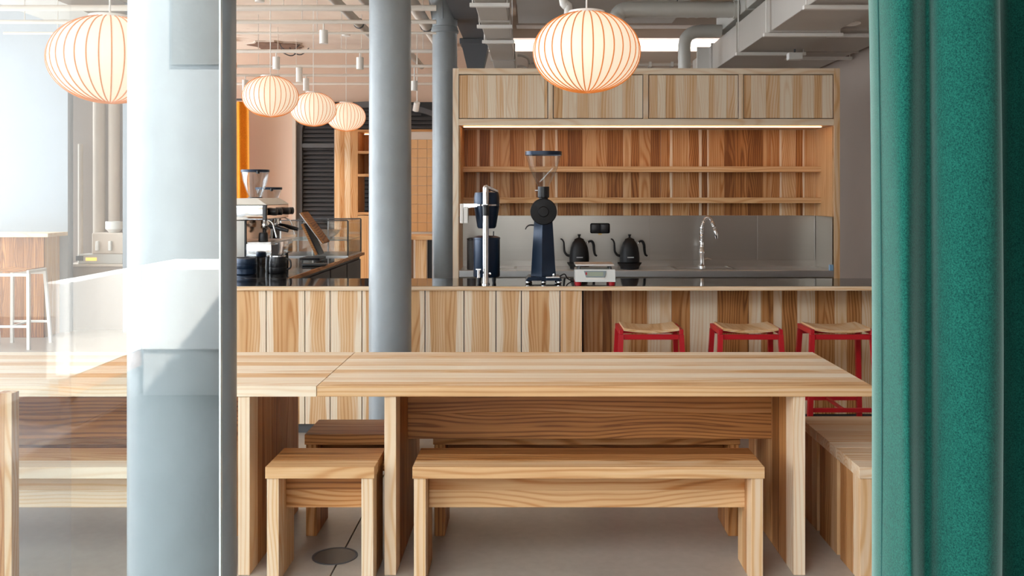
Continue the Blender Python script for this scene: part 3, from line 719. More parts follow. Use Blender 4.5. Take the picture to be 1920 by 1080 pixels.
# tubs under the machine
for nm, px, dd, r, h, mat, lb in (('knock_box', 461, 6.78, .075, .115, 'navy', 'navy round knock box on the counter under the espresso machine'),
                                  ('milk_jug', 521, 6.86, .062, .125, 'black', 'glossy black jug on the counter below the espresso machine tray')):
    q = thing(nm, lb, 'tub' if nm == 'knock_box' else 'jug', (X(px, dd), dd, CT))
    obj('body', lambda bm: lathe(bm, [(r*.92, 0), (r, .006), (r*1.02, h*.35), (r*.985, h*.37), (r*1.02, h*.4), (r*1.02, h*.66), (r*.985, h*.68), (r, h*.72), (r*.94, h), (r*.88, h), (r*.86, h*.3), (0, h*.28)], 36), mat, q, smooth=40)
    obj('rim', lambda bm: lathe(bm, [(r*.88, h-.002), (r*.955, h-.002), (r*.955, h+.006), (r*.88, h+.006)], 36, closed=True), 'darksteel' if nm == 'knock_box' else 'chrome', q, smooth=40)
    if nm == 'milk_jug':
        obj('handle', lambda bm: tube(bm, spline([(r*.95, 0, h*.85), (r*1.45, 0, h*.75), (r*1.5, 0, h*.35), (r*.98, 0, h*.2)], 5), .007, 8), 'black', q, smooth=60)

def hopper_grinder(label, pxc, d, pw, ptop, pbot):
    q = thing('hopper_grinder', label, 'grinder', (X(pxc, d), d, CT), 'espresso grinders')
    r = pw/2*d/F; zt_ = Z(ptop, d)-CT; zb_ = Z(pbot, d)-CT
    obj('base', lambda bm: box(bm, -.10, .10, -.14, .14, 0, .04, .008, 2), 'black', q, smooth=40)
    obj('body', lambda bm: (box(bm, -.085, .085, -.04, .13, .04, zb_-.03, .02, 3),), 'black', q, smooth=40)
    obj('doser', lambda bm: lathe(bm, [(.05, .14), (.06, .16), (.06, .26), (.045, .27)], 24, (0, -.075, 0)), 'chrome', q, smooth=40)
    obj('hopper_collar', lambda bm: lathe(bm, [(.06, zb_-.035), (.06, zb_+.005), (.052, zb_+.006)], 28), 'black', q, smooth=40)
    h = obj('hopper', lambda bm: lathe(bm, [(.05, zb_), (r*.62, zb_+(zt_-zb_)*.25), (r*.86, zb_+(zt_-zb_)*.6), (r*.97, zt_-.02), (r*.93, zt_-.02), (r*.82, zb_+(zt_-zb_)*.6), (r*.57, zb_+(zt_-zb_)*.25), (.044, zb_)], 40, closed=True), 'clear', q, smooth=50)
    l = obj('hopper_lid', lambda bm: lathe(bm, [(r*.90, zt_-.024), (r, zt_-.022), (r, zt_-.002), (r*.95, zt_), (0, zt_)], 40), 'navy', q, smooth=40)
    obj('lid_knob', lambda bm: lathe(bm, [(.0, -.016), (.014, -.012), (.014, .012), (0, .016)], 14, (r*.45, -r*.85, zt_-.024)), 'black', l, smooth=40)
hopper_grinder('espresso grinder with tall clear hopper right behind the espresso machine', 478.5, 7.98, 52, 318, 371)
hopper_grinder('espresso grinder with lower clear hopper farther back behind the espresso machine', 504, 8.7, 49, 351, 385)

# point-of-sale tablets seen edge-on
d = 8.35
t = thing('tablet_stand', 'two tilted wooden-backed tablets on one stand at the side counter', 'tablet', (X(585, d), d, CT))
def qp(px, py): return ((px-585)*d/F, Z(py, d)-CT)
def slab(bm, p, q, th, y0, y1):
    a = Vector((p[0], 0, p[1])); b = Vector((q[0], 0, q[1])); n = (b-a).cross(Vector((0,1,0))).normalized()*th/2
    hexa(bm, [tuple(a-n+Vector((0,y0,0))), tuple(a+n+Vector((0,y0,0))), tuple(a+n+Vector((0,y1,0))), tuple(a-n+Vector((0,y1,0)))],
         [tuple(b-n+Vector((0,y0,0))), tuple(b+n+Vector((0,y0,0))), tuple(b+n+Vector((0,y1,0))), tuple(b-n+Vector((0,y1,0)))])
A0, A1, B0, B1 = qp(566, 420), qp(593, 478), qp(564, 399), qp(606, 456)
o = obj('tablet_back', lambda bm: slab(bm, A0, A1, .022, 0, .22), wm('y', 'z'), t); o['tone'] = .6; o['sap_a'] = 0.; o['sap_b'] = 0.
obj('stand_core', lambda bm: slab(bm, (A0[0]+.02, A0[1]), (A1[0]+.02, A1[1]), .010, .01, .21), 'black', t)
o = obj('screen_back', lambda bm: slab(bm, B0, B1, .020, 0, .24), wm('y', 'z'), t); o['tone'] = .75; o['sap_a'] = 0.; o['sap_b'] = 0.
obj('screen_glass', lambda bm: slab(bm, (B0[0]-.013, B0[1]-.006), (B1[0]-.013, B1[1]-.006), .006, .004, .236), 'steel_edge', t)
obj('hinge', lambda bm: tube(bm, [(qp(577, 428)[0], .12, qp(577, 428)[1]), (qp(588, 432)[0], .12, qp(588, 432)[1])], .012, 10), 'chrome', t)
obj('base', lambda bm: box(bm, qp(562, 0)[0], qp(600, 0)[0], -.02, .24, 0, .012, .003), 'black', t)
d2 = 7.55
q = thing('card_reader', 'flat black card terminal lying on the side counter beside the tablets', 'card reader', (X(590, d2), d2, CT))
obj('body', lambda bm: box(bm, -.095, .095, -.04, .05, 0, .022, .006, 2), 'black', q, smooth=40)
obj('screen', lambda bm: box(bm, -.03, .06, -.03, .03, .0222, .0235), 'darksteel', q)

# glass display case
q = thing('display_case', 'glass pastry display case with thin dark frame at end of side counter', 'display case', (-2.02, 8.62, CT))
cw, cdp, chh = .31, .66, .325
for nm, c in (('front_glass', (-cw, cw, 0, .006, .012, chh)), ('back_glass', (-cw, cw, cdp-.006, cdp, .012, chh)), ('side_glass', (-cw, -cw+.006, .007, cdp-.007, .012, chh)), ('side_glass', (cw-.006, cw, .007, cdp-.007, .012, chh)), ('top_glass', (-cw, cw, 0, cdp, chh+.0005, chh+.008))):
    bx(nm, *c, 'clear', q)
bx('bottom', -cw-.005, cw+.005, -.005, cdp+.005, 0, .012, 'steel_edge', q)
bx('glass_shelf', -cw+.008, cw-.008, .02, cdp-.02, .15, .158, 'edge', q)
for y in (.001, cdp-.009):
    bx('top_bar', -cw, cw, y, y+.008, chh+.0085, chh+.018, 'darksteel', q)
    for x in (-cw-.006, -.02, cw-.006): bx('corner_post', x, x+.012, y-.003, y+.011, .012, chh+.0085, 'darksteel' if x > 0 else 'steel_edge', q)
bo = tag(obj('glass_bowl', lambda bm: lathe(bm, [(.03, 0), (.035, .005), (.09, .05), (.115, .085), (.112, .085), (.086, .053), (.03, .010), (0, .009)], 36, (-1.93, 8.8, CT+.158)), 'clear', smooth=50), 'clear glass bowl standing on the shelf of the glass display case', 'bowl')

# ================================================================ BACK OF THE ROOM
# orange curtain
def curt(bm, x0, x1, y, z0, z1, n, amp, th, taper=0.0):
    A = []; 
    for i in range(n+1):
        f_ = i/n; x = x0+(x1-x0)*f_; yy = y+amp*math.sin(f_*math.pi*2*((x1-x0)/.16))
        A.append((x, yy))
    top = [bm.verts.new((x0+(x-x0)*(1-taper), yy, z1)) for x, yy in A]; bot = [bm.verts.new((x, yy, z0)) for x, yy in A]
    t2 = [bm.verts.new((x0+(x-x0)*(1-taper), yy+th, z1)) for x, yy in A]; b2 = [bm.verts.new((x, yy+th, z0)) for x, yy in A]
    for i in range(n):
        bm.faces.new((bot[i], bot[i+1], top[i+1], top[i])); bm.faces.new((b2[i+1], b2[i], t2[i], t2[i+1]))
        bm.faces.new((bot[i+1], bot[i], b2[i], b2[i+1])); bm.faces.new((top[i], top[i+1], t2[i+1], t2[i]))
    bm.faces.new((bot[0], top[0], t2[0], b2[0])); bm.faces.new((bot[n], b2[n], t2[n], top[n]))
oc = thing('orange_curtain', 'orange pleated curtain hanging on the pink rear wall', 'curtain', (0, 13.3, 0))
obj('cloth', lambda bm: curt(bm, -4.75, X(471, 13.3), .0, .02, Z(191, 13.3), 120, .035, .01, .04), 'orange', oc, smooth=60)
obj('rod', lambda bm: tube(bm, [(-4.85, .02, Z(189, 13.3)+.02), (X(475, 13.3), .02, Z(189, 13.3)+.02)], .015, 10), 'darksteel', oc, smooth=40)
obj('rod_bracket', lambda bm: tube(bm, [(-4.8, .02, Z(189, 13.3)+.02), (-4.8, .29, Z(189, 13.3)+.02)], .012, 8), 'darksteel', oc)
# arched louvred window on rear wall
wd = 13.45
aw = thing('arched_shutter', 'wide dark arched window with horizontal louvre slats on rear wall', 'window', (X(700, wd), wd, 0))
x0a, x1a = X(555, wd)-X(700, wd), X(848, wd)-X(700, wd)
zsp, zap = Z(243, wd), Z(190, wd)
def arch_z(x):
    h = (x-(x0a+x1a)/2)/((x1a-x0a)/2); return zsp+(zap-zsp)*math.sqrt(max(0, 1-h*h))
def aframe(bm):
    n = 28; o_, i_ = [], []
    for k in range(n+1):
        a = math.pi*k/n; c = (x0a+x1a)/2; rx = (x1a-x0a)/2
        o_.append((c+rx*math.cos(a), zsp+(zap-zsp)*math.sin(a))); i_.append((c+(rx-.085)*math.cos(a), zsp+(zap-zsp-.085)*math.sin(a)))
    o_ = [(x1a, 1.0)]+o_+[(x0a, 1.0)]; i_ = [(x1a-.085, 1.0)]+i_+[(x0a+.085, 1.0)]
    L = len(o_)
    V = [[bm.verts.new((p[0], y, p[1])) for p in q] for q, y in ((o_, 0), (i_, 0), (o_, .10), (i_, .10))]
    for k in range(L-1):
        for a, b in ((0, 1), (1, 3), (3, 2), (2, 0)): bm.faces.new((V[a][k], V[a][k+1], V[b][k+1], V[b][k]))
    for k in (0, L-1): bm.faces.new((V[0][k], V[1][k], V[3][k], V[2][k]))
obj('frame', aframe, 'louver', aw)
bx('backing', x0a+.05, x1a-.05, .11, .14, 1.0, zap, 'black', aw)
for x in (X(630, wd)-X(700, wd), X(735, wd)-X(700, wd)): bx('mullion', x-.03, x+.03, .005, .10, 1.0, arch_z(x)-.06, 'louver', aw)
bx('cross_rail', x0a+.086, x1a-.086, .003, .10, Z(277, wd), Z(269, wd), 'louver', aw)
z = 1.03
while z < zap-.13:
    if not (Z(281, wd) < z < Z(267, wd)):
        h = z+.05
        if h > zsp: rx = ((x1a-x0a)/2-.10)*math.sqrt(max(0.02, 1-((h-zsp)/(zap-zsp-.07))**2))
        else: rx = (x1a-x0a)/2-.095
        c = (x0a+x1a)/2
        obj('slat', lambda bm: hexa(bm, [(c-rx, .02, z), (c+rx, .02, z), (c+rx, .03, z), (c-rx, .03, z)], [(c-rx, .075, z+.05), (c+rx, .075, z+.05), (c+rx, .085, z+.05), (c-rx, .085, z+.05)]), 'louver', aw)
    z += .062
# pilaster beside
tag(bx('wall_pilaster', X(548, 13.4), X(555, 13.4)-.005, 13.4, 13.6, 0, 2.9, 'plaster'), 'narrow plaster pilaster at the left of the dark arched window', 'pilaster')
# tall wooden cabinet
wc = thing('tall_cabinet', 'tall wooden cabinet with open orange-lit side shelves near the rear wall', 'cabinet', (X(627, 12.4), 12.4, 0))
cut = [627, 637, 646, 657, 671]; tn = [.25, .5, .2, .45]
for a, b, tt in zip(cut, cut[1:], tn):
    board('front_stave', X(a, 12.4)-X(627, 12.4)+.0005, X(b, 12.4)-X(627, 12.4)-.0005, 0, .03, 0, Z(243, 12.4), 'z', 'x', wc, tt)
xr = X(671, 12.4)-X(627, 12.4); xw = X(742, 12.4)-X(627, 12.4)
board('side_panel', 0, .03, .031, .5, 0, Z(243, 12.4), 'z', 'y', wc, .4)
board('divider', xr-.03, xr-.0005, .031, .5, 0, Z(243, 12.4), 'z', 'y', wc, .45)
board('end_panel', xw-.03, xw, 0.0, .5, 0, Z(240, 12.4), 'z', 'y', wc, .45)
for py in (243, 283, 326, 398): board('shelf', xr+.001, xw-.031, .0, .45, Z(py+5, 12.4), Z(py, 12.4), 'x', 'y', wc, .5)
board('back_board', xr+.001, xw-.031, .455, .47, Z(326, 12.4), Z(243, 12.4), 'z', 'x', wc, .55)
board('lower_front', xr+.001, xw-.031, .0, .02, 0, Z(404, 12.4), 'z', 'x', wc, .4)
bx('shelf_lamp', xr+.05, xw-.08, .2, .22, Z(249, 12.4)-.012, Z(249, 12.4), 'led', wc)
# ochre tiled screen
ti = thing('tiled_partition', 'ochre glazed tile partition seen between the two rear columns', 'partition', (X(765, 12.2), 12.2, 0))
bx('backing', 0, .62, .012, .10, .0, Z(247, 12.2), 'plaster', ti)
zz = 1.02
BT = None
nrow = 0
while zz+.118 < Z(248, 12.2):
    for i in range(5):
        tl = bx('tile', .004+i*.1235, .004+i*.1235+.12, 0, .0118, zz, zz+.117, 'tile', ti, .0015)
    zz += .1205
board('cap_rail', -.005, .625, -.004, .105, Z(247, 12.2)+.001, Z(247, 12.2)+.03, 'x', 'y', ti, .6)
# back counter below the tiles
q = thing('back_counter', 'low wooden back counter with dark open front below the ochre tiles', 'counter', (X(766, 11.6), 11.6, 0))
zt_ = Z(442, 11.6)
board('top', -.05, .60, -.02, .5, zt_-.05, zt_, 'x', 'y', q, .4); board('upright', .08, .22, .02, .05, 0, zt_-.051, 'z', 'x', q, .3)
bx('dark_front', .23, .58, .05, .08, 0, zt_-.052, 'black', q); board('end', -.045, .0, .0, .48, 0, zt_-.051, 'z', 'y', q, .35)
bx('book_stack', .0, .0, 0, 0, 0, 0, 'cream', q) if False else None

# ================================================================ LEFT BAR AND WHITE STOOLS
lb = thing('window_bar', 'high wooden bar with pale top against the white wall, far left', 'bar', (X(82, 9.85), 9.85, 0))
wb = [.0]
while wb[-1] > -1.05: wb.append(wb[-1]-R.uniform(.07, .13))
for a, b in zip(wb, wb[1:]): board('front_board', b+.0004, a-.0004, 0, .02, 0, 1.06, 'z', 'x', lb, R.choice((.4, .6, .75, .8, .9, .7)), bev=.0006)
board('end_board', -.022, 0, .021, .33, 0, 1.06, 'z', 'y', lb, .3)
board('top', -1.17, .085, -.08, .34, 1.0605, 1.10, 'x', 'y', lb, .12)
def splay_stool(label, name, x, y, H, mat, seat_tone, w, dep, foot_z, group, rz=0):
    t = thing(name, label, 'stool', (x, y, 0), group, rz)
    sp = .055; r = .014
    hw, hd = w/2-.016, dep/2-.016
    for sx in (-1, 1):
        for sy in (-1, 1):
            def leg(bm):
                a = (sx*(hw+sp*.6), sy*(hd+sp), 0); b = (sx*hw, sy*hd, H-.035)
                hexa(bm, [(a[0]-r,a[1]-r,0),(a[0]+r,a[1]-r,0),(a[0]+r,a[1]+r,0),(a[0]-r,a[1]+r,0)], [(b[0]-r,b[1]-r,b[2]),(b[0]+r,b[1]-r,b[2]),(b[0]+r,b[1]+r,b[2]),(b[0]-r,b[1]+r,b[2])])
            obj('leg', leg, mat, t)
    k = 1-foot_z/H
    fx, fy = hw+sp*.6*k, hd+sp*k
    for sy in (-1, 1):
        bx('seat_rail', -hw+r+.001, hw-r-.001, sy*hd-.010, sy*hd+.010, H-.065, H-.035, mat, t, .002)
        bx('foot_rail', -fx+r, fx-r, sy*fy-.008, sy*fy+.008, foot_z-.012, foot_z+.012, mat, t, .002)
    for sx in (-1, 1):
        bx('side_rail', sx*hw-.012, sx*hw+.012, -hd-r, hd+r, H-.0345, H-.005, mat, t, .002)
    bx('foot_stretcher', -.010, .010, -fy+.009, fy-.009, foot_z-.008, foot_z+.008, mat, t, .002)
    def seat(bm):
        n = 14; ws_ = hw-.013
        def zc(f_): return H-.020+.015*(2*f_-1)**2
        P_ = []
        for i in range(n+1):
            f_ = i/n; xx = -ws_+2*ws_*f_; z_ = zc(f_)
            P_.append([bm.verts.new(p) for p in ((xx, -hd-.012, z_-.006), (xx, hd+.012, z_-.006), (xx, hd+.012, z_+.010), (xx, -hd-.012, z_+.010))])
        for a, b in zip(P_, P_[1:]):
            for j in range(4): bm.faces.new((a[j], a[(j+1) % 4], b[(j+1) % 4], b[j]))
        bm.faces.new(P_[0][::-1]); bm.faces.new(P_[-1])
    s = obj('seat', seat, wm('y', 'x'), t, smooth=40); s['tone'] = seat_tone; s['sap_a'] = 0.; s['sap_b'] = 0.
    return t
for i, (px, d_, lab) in enumerate(((38, 9.3, 'white framed bar stool at the far left bar, nearest its right end'), (-62, 9.2, 'white framed bar stool at the left edge, second along the far bar'))):
    splay_stool(lab, 'bar_stool', X(px, d_), d_, .77, 'whitepaint', .75, .36, .34, .22, 'white bar stools', 0)
# ================================================================ RED STOOLS
SY = 5.62
for px, lab in ((1216, 'red framed counter stool nearest the blue-grey column, leftmost of three'), (1398, 'red framed counter stool, middle of the three at the counter'), (1566, 'red framed counter stool beside the green curtain, rightmost of three')):
    splay_stool(lab, 'counter_stool', X(px, SY), SY, Z(617, SY-.15)+.0, 'red', .28, .385, .28, Z(772, SY-.2), 'red counter stools')

# recess fittings on the left, seen through the glass
q = thing('recess_pipes', 'cluster of pale vertical pipes in the taupe recess at left', 'pipes', (0, 10.72, 0))
for px, w_, top in ((151, 9, 270), (186, 22, 190), (214, 20, 190)):
    obj('pipe', lambda bm: lathe(bm, [(w_/2*10.72/F, 0), (w_/2*10.72/F, Z(top, 10.72))], 20, (X(px, 10.72), 0, 0)), 'plaster', q, smooth=40)
q = thing('recess_counter', 'pale low counter with a small coffee machine niche in the taupe recess', 'counter', (X(180, 10.4), 10.4, 0))
bx('body', -.33, .36, 0, .24, 0, Z(500, 10.4), 'taupe', q, .004); bx('top', -.34, .37, -.02, .245, Z(500, 10.4)+.001, Z(495, 10.4), 'plaster', q, .004)
q = thing('small_coffee_machine', 'small beige coffee machine with amber display on the recess counter', 'coffee machine', (X(188, 10.4), 10.4, Z(495, 10.4)+.0005))
z_ = lambda py: Z(py, 10.4)-Z(495, 10.4)
bx('base', -.25, .25, 0, .22, 0, z_(477), 'grey_duct', q, .006); bx('body', -.11, .25, .03, .22, z_(477)+.001, z_(437), 'plaster', q, .01)
bx('display', -.16, -.04, -.004, 0, z_(489), z_(483), 'amber', q); bx('button_panel', -.27, -.19, -.004, 0, z_(489), z_(480), 'darksteel', q)
obj('hopper', lambda bm: lathe(bm, [(.05, z_(437)), (.09, z_(430)), (.09, z_(416)), (0, z_(415))], 20, (.10, .12, 0)), 'whitepaint', q, smooth=40)
for x in (-.05, .09): bx('brew_spout', x, x+.03, -.01, .029, z_(470), z_(452), 'whitepaint', q, .004)

# ================================================================ PENDANT LAMPS
def pendant(label, px, py, d, D=.50):
    x = X(px, d); zc = Z(py, d)
    t = thing('pendant_lamp', label, 'lamp', (x, d, zc), 'ribbed oval pendant lamps')
    a, b = D/2, D*.375
    prof = []
    for i in range(25):
        th = math.pi*(.03+.94*i/24) - math.pi/2
        prof.append((a*math.cos(th)**.96, b*math.sin(th)))
    obj('shade', lambda bm: lathe(bm, prof, 60), 'shade', t, smooth=80)
    rb = {}
    def ribm(bm):
        pts = [((a+.0008)*math.cos(th)**.96, 0, (b+.0008)*math.sin(th)) for th in [math.pi*(.02+.96*i/28)-math.pi/2 for i in range(29)]]
        tube(bm, pts, .0030, 5)
    first = None
    for k in range(32):
        if first is None: o = first = obj('rib', ribm, 'rib', t, smooth=60)
        else: o = first.copy(); COL.objects.link(o)
        o.rotation_euler = (0, 0, 2*math.pi*k/32+.06)
    obj('top_ring', lambda bm: lathe(bm, [(.055, b-.012), (.085, b-.010), (.085, b+.003), (.055, b+.003)], 40, closed=True), 'whitepaint', t, smooth=40)
    obj('cord', lambda bm: tube(bm, [(0, 0, b-.01), (0, 0, CZ-zc)], .004, 8), 'whitepaint', t, smooth=40)
    obj('canopy', lambda bm: lathe(bm, [(.05, CZ-zc-.03), (.055, CZ-zc-.025), (.055, CZ-zc-.0005)], 24), 'whitepaint', t, smooth=40)
    return t
pendant('large glowing oval pendant lamp with ribs in front of the wooden shelf unit', 1100, 98, 4.39)
pendant('large glowing oval pendant lamp at left, seen through the storefront glass', 206, 112, 4.07)
pendant('glowing oval pendant lamp almost hidden behind the foreground column', 376, 121, 6.85)
pendant('small glowing oval pendant lamp, nearest of the receding three', 507, 181, 8.6)
pendant('small glowing oval pendant lamp, middle of the receding three', 587.5, 205, 10.4)
pendant('small glowing oval pendant lamp, farthest of the receding three', 649, 219, 12.2)

# ================================================================ CEILING SERVICES
for py, r, lab in ((15, .024, 'first'), (41, .018, 'second'), (62, .012, 'third'), (96, .020, 'fourth'), (124, .018, 'fifth'), (141, .018, 'sixth'), (157, .018, 'seventh'), (185, .030, 'eighth and last')):
    d = 1754*(3.0-CH)/(364-py)
    q = thing('ceiling_rail', 'thin white conduit rail hung across the ceiling, %s counted from the front' % lab, 'rail', (0, d, 3.0), 'ceiling conduit rails')
    obj('tube', lambda bm: tube(bm, [(-4.9, 0, 0), (X(818, d), 0, 0)], r, 10), 'rail', q, smooth=50)
    for x in (-4.4, -3.2, -2.0, -1.15): obj('hanger', lambda bm: tube(bm, [(x, 0, r*.8), (x, 0, CZ-3.0)], .004, 6), 'rail', q)
for x, z, r, lab in ((-1.83, 3.30, .045, 'left of three'), (-1.60, 3.34, .04, 'middle of three'), (-1.12, 3.28, .06, 'right of three')):
    q = thing('ceiling_pipe', 'pale round pipe along the ceiling towards the rear, '+lab, 'pipe', (x, 6.6, z), 'pipes along the ceiling')
    obj('tube', lambda bm: lathe(bm, [(r, 0), (r, 6.8)], 20, (0, 0, 0), 'y'), 'grey_duct' if r < .05 else 'rail', q, smooth=40)
    for y in (1.6, 3.2, 4.8): obj('clamp', lambda bm: lathe(bm, [(r+.001, y), (r+.01, y), (r+.01, y+.03), (r+.001, y+.03)], 20, (0,0,0), 'y', True), 'darksteel', q, smooth=40)
    for y in (1.6, 4.8): obj('hanger', lambda bm: tube(bm, [(0, y+.015, r), (0, y+.015, CZ-z)], .005, 6), 'darksteel', q)
spots = [(607, 41, 57, 82, 0), (675, 96, 108, 130, 0), (518, 96, 107, 130, 0), (561, 124, 127, 154, 1), (574, 141, 147, 170, 1), (460, 141, 150, 170, 1), (777, 124, 152, 170, 0), (487, 15, -14, 4, 0)]
lbs = ['second rail, highest on the left half', 'fourth rail, beside the middle column', 'fourth rail, left of the lamp cords', 'fifth rail, lit, between two lamps', 'sixth rail, lit, right of its twin', 'sixth rail, lit, leftmost', 'fifth rail, between the two rear columns', 'first rail, cut by the top of the picture']
for (px, rail, y0, y1, lit), lb_ in zip(spots, lbs):
    d = 1754*(3.0-CH)/(364-rail)
    h = (y1-y0)*d/F; zt_ = Z(y0, d)
    q = thing('spotlight', 'white cylinder ceiling spotlight under the '+lb_, 'spotlight', (X(px, d), d, zt_), 'cylinder ceiling spotlights')
    obj('housing', lambda bm: lathe(bm, [(.030, -h), (.037, -h), (.037, 0), (0, .002)], 24), 'whitepaint', q, smooth=40)
    obj('lens', lambda bm: lathe(bm, [(.029, -h+.004), (0, -h+.005)], 24), 'spotglow' if lit else 'whitepaint', q)
    obj('stem', lambda bm: tube(bm, [(0, 0, 0), (0, 0, max(.02, 3.0-zt_))], .007, 8), 'whitepaint', q, smooth=40)
    if lit:
        L_ = bpy.data.lights.new('spot_light', 'SPOT'); L_.energy = 35; L_.color = (1, .82, .62); L_.spot_size = math.radians(95); L_.spot_blend = .6; L_.shadow_soft_size = .03
        lo = bpy.data.objects.new('spot_light', L_); COL.objects.link(lo); lo.parent = q; lo.location = (0, 0, -h-.01)
# tilted spot
q = thing('spotlight', 'tilted lit white cylinder spotlight low between the two rear columns', 'spotlight', (X(782, 12.2), 12.2, Z(192, 12.2)), 'cylinder ceiling spotlights')
h_ = obj('housing', lambda bm: lathe(bm, [(.030, -.12), (.04, -.12), (.04, 0), (0, .002)], 24), 'whitepaint', q, smooth=40); h_.rotation_euler = (.5, .25, 0)
l_ = obj('lens', lambda bm: lathe(bm, [(.036, -.1205), (0, -.122)], 24), 'spotglow', q); l_.rotation_euler = (.5, .25, 0)
obj('stem', lambda bm: tube(bm, [(0, 0, -.01), (0, 0, CZ-Z(192, 12.2))], .008, 8), 'whitepaint', q, smooth=40)

# flat duct over the unit's left part
def duct(name, label, x0, x1, y0, y1, z0, z1, mat, bars, ovl=.03):
    q = thing(name, label, 'duct', (0, y0, 0))
    n = max(1, round((y1-y0)/1.2)); L_ = (y1-y0)/n
    for i in range(n):
        bx('section', x0, x1, i*L_+.001, (i+1)*L_-.001, z0, z1, mat, q, .004)
        if i: bx('flange', x0-.012, x1+.012, i*L_-.012, i*L_+.012, z0-.012+.0005, z1+.012, mat, q)
    for yb_ in bars:
        b_ = bx('strut_bar', x0-ovl-.02, x1+ovl+.02, yb_-y0-.02, yb_-y0+.02, z0-.04, z0-.013, 'whitepaint', q, .002)
        for x in (x0-ovl, x1+ovl): obj('hanger_rod', lambda bm: tube(bm, [(x, yb_-y0, z0-.012), (x, yb_-y0, CZ)], .005, 6), 'whitepaint', q)
    return q
duct('flat_duct', 'flat beige air duct running back above the left end of shelf unit', X(927, 10.3), X(966, 10.3), 6.4, 10.8, 2.90, 3.06, 'grey_duct', (6.75, 7.62, 8.38), .01)
duct('wide_duct', 'wide grey air duct with white strut bars along the right ceiling', X(1344, 9.2), X(1440, 9.2), 3.6, 10.6, 2.75, 3.02, 'grey_duct', (5.0, 6.08, 7.13, 8.1))
duct('side_duct', 'grey air duct with white strut bars nearest the right wall', 2.37, 2.93, 3.6, 10.9, 2.80, 3.05, 'grey_duct', (7.45, 8.7), .012)
duct('upper_duct', 'slim grey duct stacked high on the right, ending in a round elbow', 1.80, 2.0, 4.0, 9.2, 3.075, 3.25, 'pale_duct', (5.2, 6.6), .01)
# big soffit and beams
tag(bx('ceiling_soffit', X(968, 8.6), 1.45, 6.0, 9.8, 3.30, CZ-.001, 'grey_duct'), 'broad grey ceiling soffit above the centre pendant lamp', 'soffit')
for d, z0, lab in ((10.3, 3.37, 'broad'),):
    tag(bx('ceiling_beam', X(968, d), 2.95, d, d+.22, z0, CZ-.001, 'plaster'), 'pale %s cross beam at the ceiling behind the shelf unit' % lab, 'beam')
# spiral duct with elbows
def rib_tube(bm, path, r, n=22, pitch=.09):
    pts = []; rr = []
    acc = 0; last = path[0]; nxt = pitch
    fine = []
    for a, b in zip(path, path[1:]):
        L_ = (b-a).length; m = max(1, int(L_/.02))
        for i in range(m): fine.append(a.lerp(b, i/m))
    fine.append(path[-1])
    for p in fine:
        acc += (p-last).length; last = p
        pts.append(p)
        if acc > nxt: rr.append(r*1.045); nxt += pitch
        else: rr.append(r)
    tube(bm, pts, rr, n)
sd = 8.2
zz_ = Z(18, sd)
q = thing('spiral_duct', 'round spiral air duct crossing the ceiling right of the big lamp', 'duct', (0, sd, 0))
rr_ = 15*sd/F
obj('tube', lambda bm: rib_tube(bm, [Vector((X(1190, sd), 0, zz_)), Vector((1.795, 0, zz_))], rr_), 'pale_duct', q, smooth=50)
obj('elbow', lambda bm: rib_tube(bm, spline([(X(1195, sd), 0, zz_), (X(1172, sd), 0, zz_-.005), (X(1158, sd), 0, zz_-.05), (X(1156, sd), 0, zz_-.13)], 6), rr_*1.0, pitch=.05), 'pale_duct', q, smooth=50)
obj('collar', lambda bm: lathe(bm, [(rr_*1.0, -.02), (rr_*1.12, -.02), (rr_*1.12, .02), (rr_*1.0, .02)], 24, (1.77, 0, zz_), 'x', True), 'pale_duct', q, smooth=40)
obj('hanger', lambda bm: tube(bm, [(X(1270, sd), 0, zz_+rr_), (X(1270, sd), 0, 3.30)], .005, 6), 'darksteel', q)
sd = 8.95
q = thing('bent_duct', 'round grey duct bending down behind the right part of shelf unit', 'duct', (0, sd, 0))
rr_ = 11.5*sd/F
zz_ = Z(58, sd)
obj('tube', lambda bm: rib_tube(bm, spline([(1.797, 0, zz_), (X(1315, sd), 0, zz_), (X(1294, sd), 0, zz_-.03), (X(1284, sd), 0, zz_-.11), (X(1283, sd), 0, zz_-.3), (X(1283, sd), 0, 2.0)], 6), rr_, pitch=.06), 'pale_duct', q, smooth=50)
# small white hanging bracket by the big lamp
q = thing('white_hanger', 'white bent pipe stub hanging from soffit behind the big pendant lamp', 'pipe', (X(1065, 6.6), 6.6, 0))
obj('tube', lambda bm: tube(bm, spline([(X(1052, 6.6)-X(1065, 6.6), 0, 3.301), (X(1056, 6.6)-X(1065, 6.6), 0, Z(0, 6.6)), (.0, 0, Z(10, 6.6)), (.0, 0, Z(34, 6.6))], 5), .030, 14), 'whitepaint', q, smooth=50)
# white hoops and box by the wall
q = thing('ceiling_sensor', 'small white ceiling box unit hanging between the right ducts', 'sensor', (X(1490, 8.0), 8.0, Z(106, 8.0)))
bx('box', -.06, .06, -.04, .04, -.03, .03, 'whitepaint', q, .004); obj('stem', lambda bm: tube(bm, [(0, 0, .03), (0, 0, CZ-Z(106, 8.0))], .008, 8), 'darksteel', q)
q = thing('ceiling_disc', 'flat white disc antenna hanging at the upper right by the curtain', 'disc', (X(1596, 6.9), 6.9, Z(44, 6.9)))
obj('plate', lambda bm: lathe(bm, [(.045, -.012), (.068, -.004), (.068, .004), (0, .010)], 28), 'whitepaint', q, smooth=40); obj('stem', lambda bm: tube(bm, [(0, 0, .008), (0, 0, CZ-Z(44, 6.9))], .007, 8), 'darksteel', q)
q = thing('vent_hoops', 'two pale curved conduit hoops behind shelf unit left of the lamp', 'conduit', (0, 10.6, 0))
